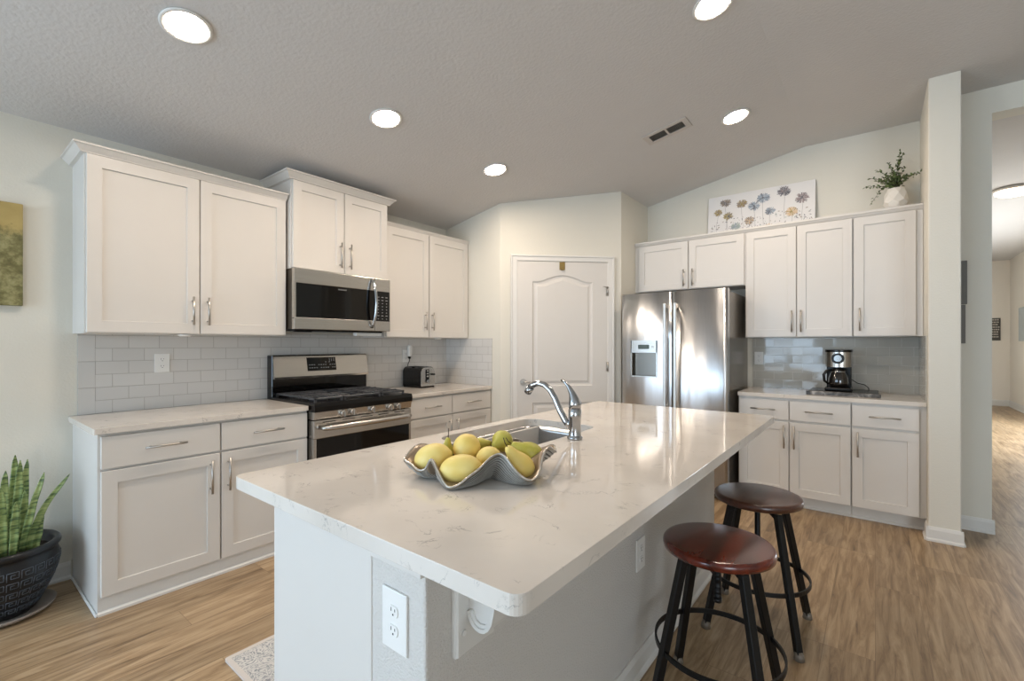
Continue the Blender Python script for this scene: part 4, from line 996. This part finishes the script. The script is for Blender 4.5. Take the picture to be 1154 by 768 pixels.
# ------------------------------------------------------------------ rug
mm, tt, pp_ = nt('rug_scroll_pattern')
co = coords(tt)
n = N(tt, 'ShaderNodeTexNoise'); n.inputs['Scale'].default_value = 16; n.inputs['Detail'].default_value = 2; n.inputs['Distortion'].default_value = 2.5; tt.links.new(co, n.inputs['Vector'])
v_ = N(tt, 'ShaderNodeTexVoronoi', feature='DISTANCE_TO_EDGE'); v_.inputs['Scale'].default_value = 16; tt.links.new(co, v_.inputs['Vector'])
wv = N(tt, 'ShaderNodeMath', operation='SINE'); ml_ = N(tt, 'ShaderNodeMath', operation='MULTIPLY'); ml_.inputs[1].default_value = 38; tt.links.new(n.outputs['Fac'], ml_.inputs[0]); tt.links.new(ml_.outputs[0], wv.inputs[0])
tt.links.new(ramp(tt, wv.outputs[0], [(.2, srgb(204, 200, 194)), (.45, srgb(186, 184, 180)), (.75, srgb(142, 144, 146))]), pp_.inputs['Base Color']); pp_.inputs['Roughness'].default_value = .95
t = thing('area_rug', 'pale grey patterned runner rug on the floor behind the island', 'rug', (-1.85, 1.6, 0))
m = slab(rrect(-2.11, -1.50, .785, 2.43, .004, 2), .0002, .008, None, 0); m.build('pile', mm, t)
m = slab(rrect(-2.13, -1.48, .765, 2.45, .012, 3), .0002, .009, rrect(-2.11, -1.50, .785, 2.43, .004, 2), 0)
m.build('border', simple('rug_border_cream', (208, 200, 192), .95, bump=.3, bscale=400), t)

# ------------------------------------------------------------------ snake plant
PCX, PCY = -3.338, .225
t = thing('snake_plant', 'snake plant in a black pot with a carved key pattern on a saucer', 'plant', (PCX, PCY, 0))
m = MB(); m.lathe([(0, .0005), (.15, .0005), (.185, .018), (.19, .03), (.186, .032), (.178, .022), (.15, .010), (0, .010)], (PCX-.0, PCY, 0), 48); m.build('saucer', simple('clay_saucer', (150, 138, 128), .45, noise=.08), t)
POT = simple('glazed_black_pot', (18, 20, 24), .3, noise=.3, nscale=20)
m = MB()
m.lathe([(0, .0102), (.105, .0102), (.125, .03), (.155, .09), (.185, .16), (.202, .22), (.205, .255), (.196, .285), (.188, .297), (.198, .305), (.207, .316), (.207, .330), (.198, .340), (.184, .338), (.176, .325), (.174, .29), (0, .285)], (PCX, PCY, 0), 64)
pot = m.build('pot', POT, t)
KEY = simple('pot_relief_sheen', (92, 100, 110), .3, noise=.15, nscale=30)
# greek key relief around the belly: square spirals in rows
m = MB()
def potr(z):
    T = [(.03, .125), (.09, .155), (.16, .185), (.22, .202), (.255, .205), (.285, .196)]
    for (a_, b_), (c_, d_) in zip(T, T[1:]):
        if a_ <= z <= c_: return b_+(d_-b_)*(z-a_)/(c_-a_)
    return .2
spiral = [(0, 0), (0, 4), (4, 4), (4, 1), (1.3, 1), (1.3, 2.8), (2.8, 2.8)]
rows = [(.225, .0095, 26), (.175, .0090, 26), (.128, .0082, 26), (.085, .0075, 24), (.045, .0068, 22)]
for zc_, un, nk in rows:
    for k in range(nk):
        a0 = 2*PI*k/nk
        for (p0, p1) in zip(spiral, spiral[1:]):
            q = []
            for s in (0, .5, 1):
                u = p0[0]+(p1[0]-p0[0])*s; h = p0[1]+(p1[1]-p0[1])*s; z = zc_+h*un-.004; r_ = potr(z)+.0005; a_ = a0+u*(2*PI/nk)/4.9
                q.append((PCX+r_*math.cos(a_), PCY+r_*math.sin(a_), z))
            m.tube(q, .0016, 4)
o = m.build('key_relief', KEY, pot)
m = MB(); m.lathe([(.173, .291), (.1, .298), (0, .30)], (PCX, PCY, 0), 32); m.build('soil', simple('potting_soil', (52, 42, 34), .95, noise=.3, bump=.5), t)
mm, tt, pp_ = nt('snake_leaf'); n = N(tt, 'ShaderNodeTexNoise'); n.inputs['Scale'].default_value = 1; n.inputs['Detail'].default_value = 3; n.inputs['Distortion'].default_value = .5; tt.links.new(coords(tt, 'xyz', (14, 14, 75)), n.inputs['Vector'])
tt.links.new(ramp(tt, n.outputs['Fac'], [(.36, srgb(76, 98, 60)), (.5, srgb(126, 146, 86)), (.62, srgb(158, 172, 112))]), pp_.inputs['Base Color']); pp_.inputs['Roughness'].default_value = .4
def sleaf(bx, by, tip, W, bend):
    m = MB(); b_ = Vector((bx, by, .296)); tp = Vector(tip); n = 14; L = (tp-b_).length
    view = (Vector((0, 0, 0))-Vector((bx, by, 0))).normalized(); side = Vector((-view.y, view.x, 0))
    rows = []
    for i in range(n+1):
        s = i/n; p = b_.lerp(tp, s)+Vector(bend)*math.sin(PI*s); p.z = max(p.z, .291)
        w_ = W*(.55+1.0*s)*(1-s)**.55*1.25 if s < 1 else .0006
        w_ = min(w_, W); wob = .004*math.sin(s*14+bx*50)
        rows.append([m.v(*(p-side*w_/2+view*wob)), m.v(*(p-side*w_*.25-view*w_*.12)), m.v(*(p-view*w_*.2)), m.v(*(p+side*w_*.25-view*w_*.12)), m.v(*(p+side*w_/2-view*wob))])
    for A, B in zip(rows, rows[1:]):
        for i in range(4): m.face([A[i], A[i+1], B[i+1], B[i]], True)
    o = m.build('leaf', mm, t, fix=False); md = o.modifiers.new('thick', 'SOLIDIFY'); md.thickness = .003; return o
LV = [(-.05, .03, (-.07, .05, .76), .045, (0, 0, 0)), (-.02, .04, (.02, .06, .745), .042, (.01, .0, 0)), (.0, .06, (-.01, .085, .74), .04, (-.01, 0, 0)), (.03, .05, (.05, .07, .60), .04, (0, .01, 0)), (.045, .06, (.08, .135, .68), .035, (.03, -.01, 0)), (.05, .085, (.10, .225, .655), .036, (.0, -.03, 0)),
      (.05, .11, (.06, .13, .48), .034, (0, 0, 0)), (.02, .10, (.03, .115, .44), .026, (0, 0, 0)), (-.03, -.02, (-.06, -.08, .72), .045, (0, 0, 0)), (.06, .0, (.09, -.01, .64), .042, (0, 0, 0)), (.07, .03, (.09, .04, .56), .04, (0, 0, 0)), (-.07, .0, (-.12, -.02, .66), .045, (0, 0, 0)), (.0, .0, (.0, .01, .70), .045, (0, 0, 0)), (.03, -.05, (.06, -.12, .6), .045, (0, 0, 0))]
for bx, by, tp, W_, bd_ in LV: sleaf(PCX+bx, PCY+by, (PCX+tp[0], PCY+tp[1], tp[2]), W_*.85, bd_)

# landscape canvas on the stove wall
mm, tt, pp_ = nt('olive_landscape_paint')
co = coords(tt, 'yzx', (1, 1, 1))
sx = N(tt, 'ShaderNodeSeparateXYZ'); tt.links.new(co, sx.inputs[0])
n = N(tt, 'ShaderNodeTexNoise'); n.inputs['Scale'].default_value = 16; n.inputs['Detail'].default_value = 7; n.inputs['Roughness'].default_value = .65; tt.links.new(co, n.inputs['Vector'])
n2 = N(tt, 'ShaderNodeTexNoise'); n2.inputs['Scale'].default_value = 7; n2.inputs['Detail'].default_value = 4; tt.links.new(co, n2.inputs['Vector'])
fol = ramp(tt, n.outputs['Fac'], [(.3, srgb(70, 64, 34)), (.48, srgb(112, 106, 62)), (.6, srgb(150, 144, 98)), (.75, srgb(172, 168, 132))])
sky = ramp(tt, n2.outputs['Fac'], [(.3, srgb(156, 134, 76)), (.7, srgb(180, 158, 98))])
hh = N(tt, 'ShaderNodeMath', operation='MULTIPLY_ADD'); hh.inputs[1].default_value = .22; hh.inputs[2].default_value = -.12; tt.links.new(n.outputs['Fac'], hh.inputs[0])
ad = N(tt, 'ShaderNodeMath', operation='ADD'); tt.links.new(sx.outputs[1], ad.inputs[0]); tt.links.new(hh.outputs[0], ad.inputs[1])
edge = N(tt, 'ShaderNodeMapRange'); edge.inputs[1].default_value = 1.88; edge.inputs[2].default_value = 1.93; tt.links.new(ad.outputs[0], edge.inputs[0])
mx = N(tt, 'ShaderNodeMix', data_type='RGBA'); tt.links.new(edge.outputs[0], mx.inputs[0]); tt.links.new(fol, mx.inputs[6]); tt.links.new(sky, mx.inputs[7]); tt.links.new(mx.outputs[2], pp_.inputs['Base Color']); pp_.inputs['Roughness'].default_value = .6
m = MB(FL); m.box(-.35, .312, .001, .036, 1.522, 2.058, .002, 1)
tag(m.build('landscape_canvas', mm), 'olive and gold landscape canvas on the left wall, cut by the photo edge', 'painting')

# ------------------------------------------------------------------ hall things
DG = simple('dark_grey_frame', (104, 102, 96), .5, noise=.05)
m = MB(lambda u, d, z: (u, 4.59-d, z)); m.box(.455, .512, .0005, .02, 1.605, 1.915, .002, 1); tag(m.build('wall_plaque', DG), 'upper of two grey plaques beside the pier at the hall opening', 'wall decor')
m = MB(lambda u, d, z: (u, 4.59-d, z)); m.box(.450, .503, .0005, .02, 1.325, 1.60, .002, 1); tag(m.build('wall_plaque', DG), 'lower of two grey plaques beside the pier at the hall opening', 'wall decor')
t = thing('hall_sign', 'small dark wooden sign with pale lettering on the hall end wall', 'sign', (2.03, 14.2, 1.4))
fs_ = lambda u, d, z: (u, 14.2-d, z)
m = MB(fs_); m.box(1.85, 2.095, .0005, .03, 1.40, 1.88, .003, 1); m.build('board', simple('sign_charcoal', (74, 72, 68), .7, noise=.2), t)
m = MB(fs_); rnd = random.Random(5)
for k in range(8):
    z = 1.83-k*.052; u = 1.87
    while u < 2.06:
        w_ = rnd.uniform(.012, .03); m.box(u, min(u+w_, 2.08), .03, .032, z, z+.026); u += w_+.008
m.build('lettering', simple('sign_pale_paint', (196, 190, 180), .7, noise=.05), t)
m = MB(lambda u, d, z: (2.24-d, u, z)); m.box(12.2, 13.30, .0005, .03, 1.38, 2.03, .004, 1)
tag(m.build('hall_picture', simple('pale_blue_grey_print', (178, 184, 184), .6, noise=.15, nscale=9)), 'pale blue-grey picture on the right wall of the hall', 'picture')
hx, hy = 1.235, 7.69
t = thing('flush_ceiling_light', 'round frosted glass flush light on the hall ceiling', 'ceiling light', (hx, hy, RZ))
m = MB(); m.lathe([(.0, -.0001), (.165, -.0001), (.175, -.02), (.165, -.035), (0, -.035)], (hx, hy, RZ), 40); m.build('rim', NICKEL, t)
m = MB(); m.lathe([(.155, -.0352), (.15, -.06), (.11, -.085), (.05, -.098), (0, -.10)], (hx, hy, RZ), 40); m.build('glass_shade', simple('lit_frosted_glass', (255, 244, 226), .5, noise=.01, emit=(255, 232, 200), emits=3), t)
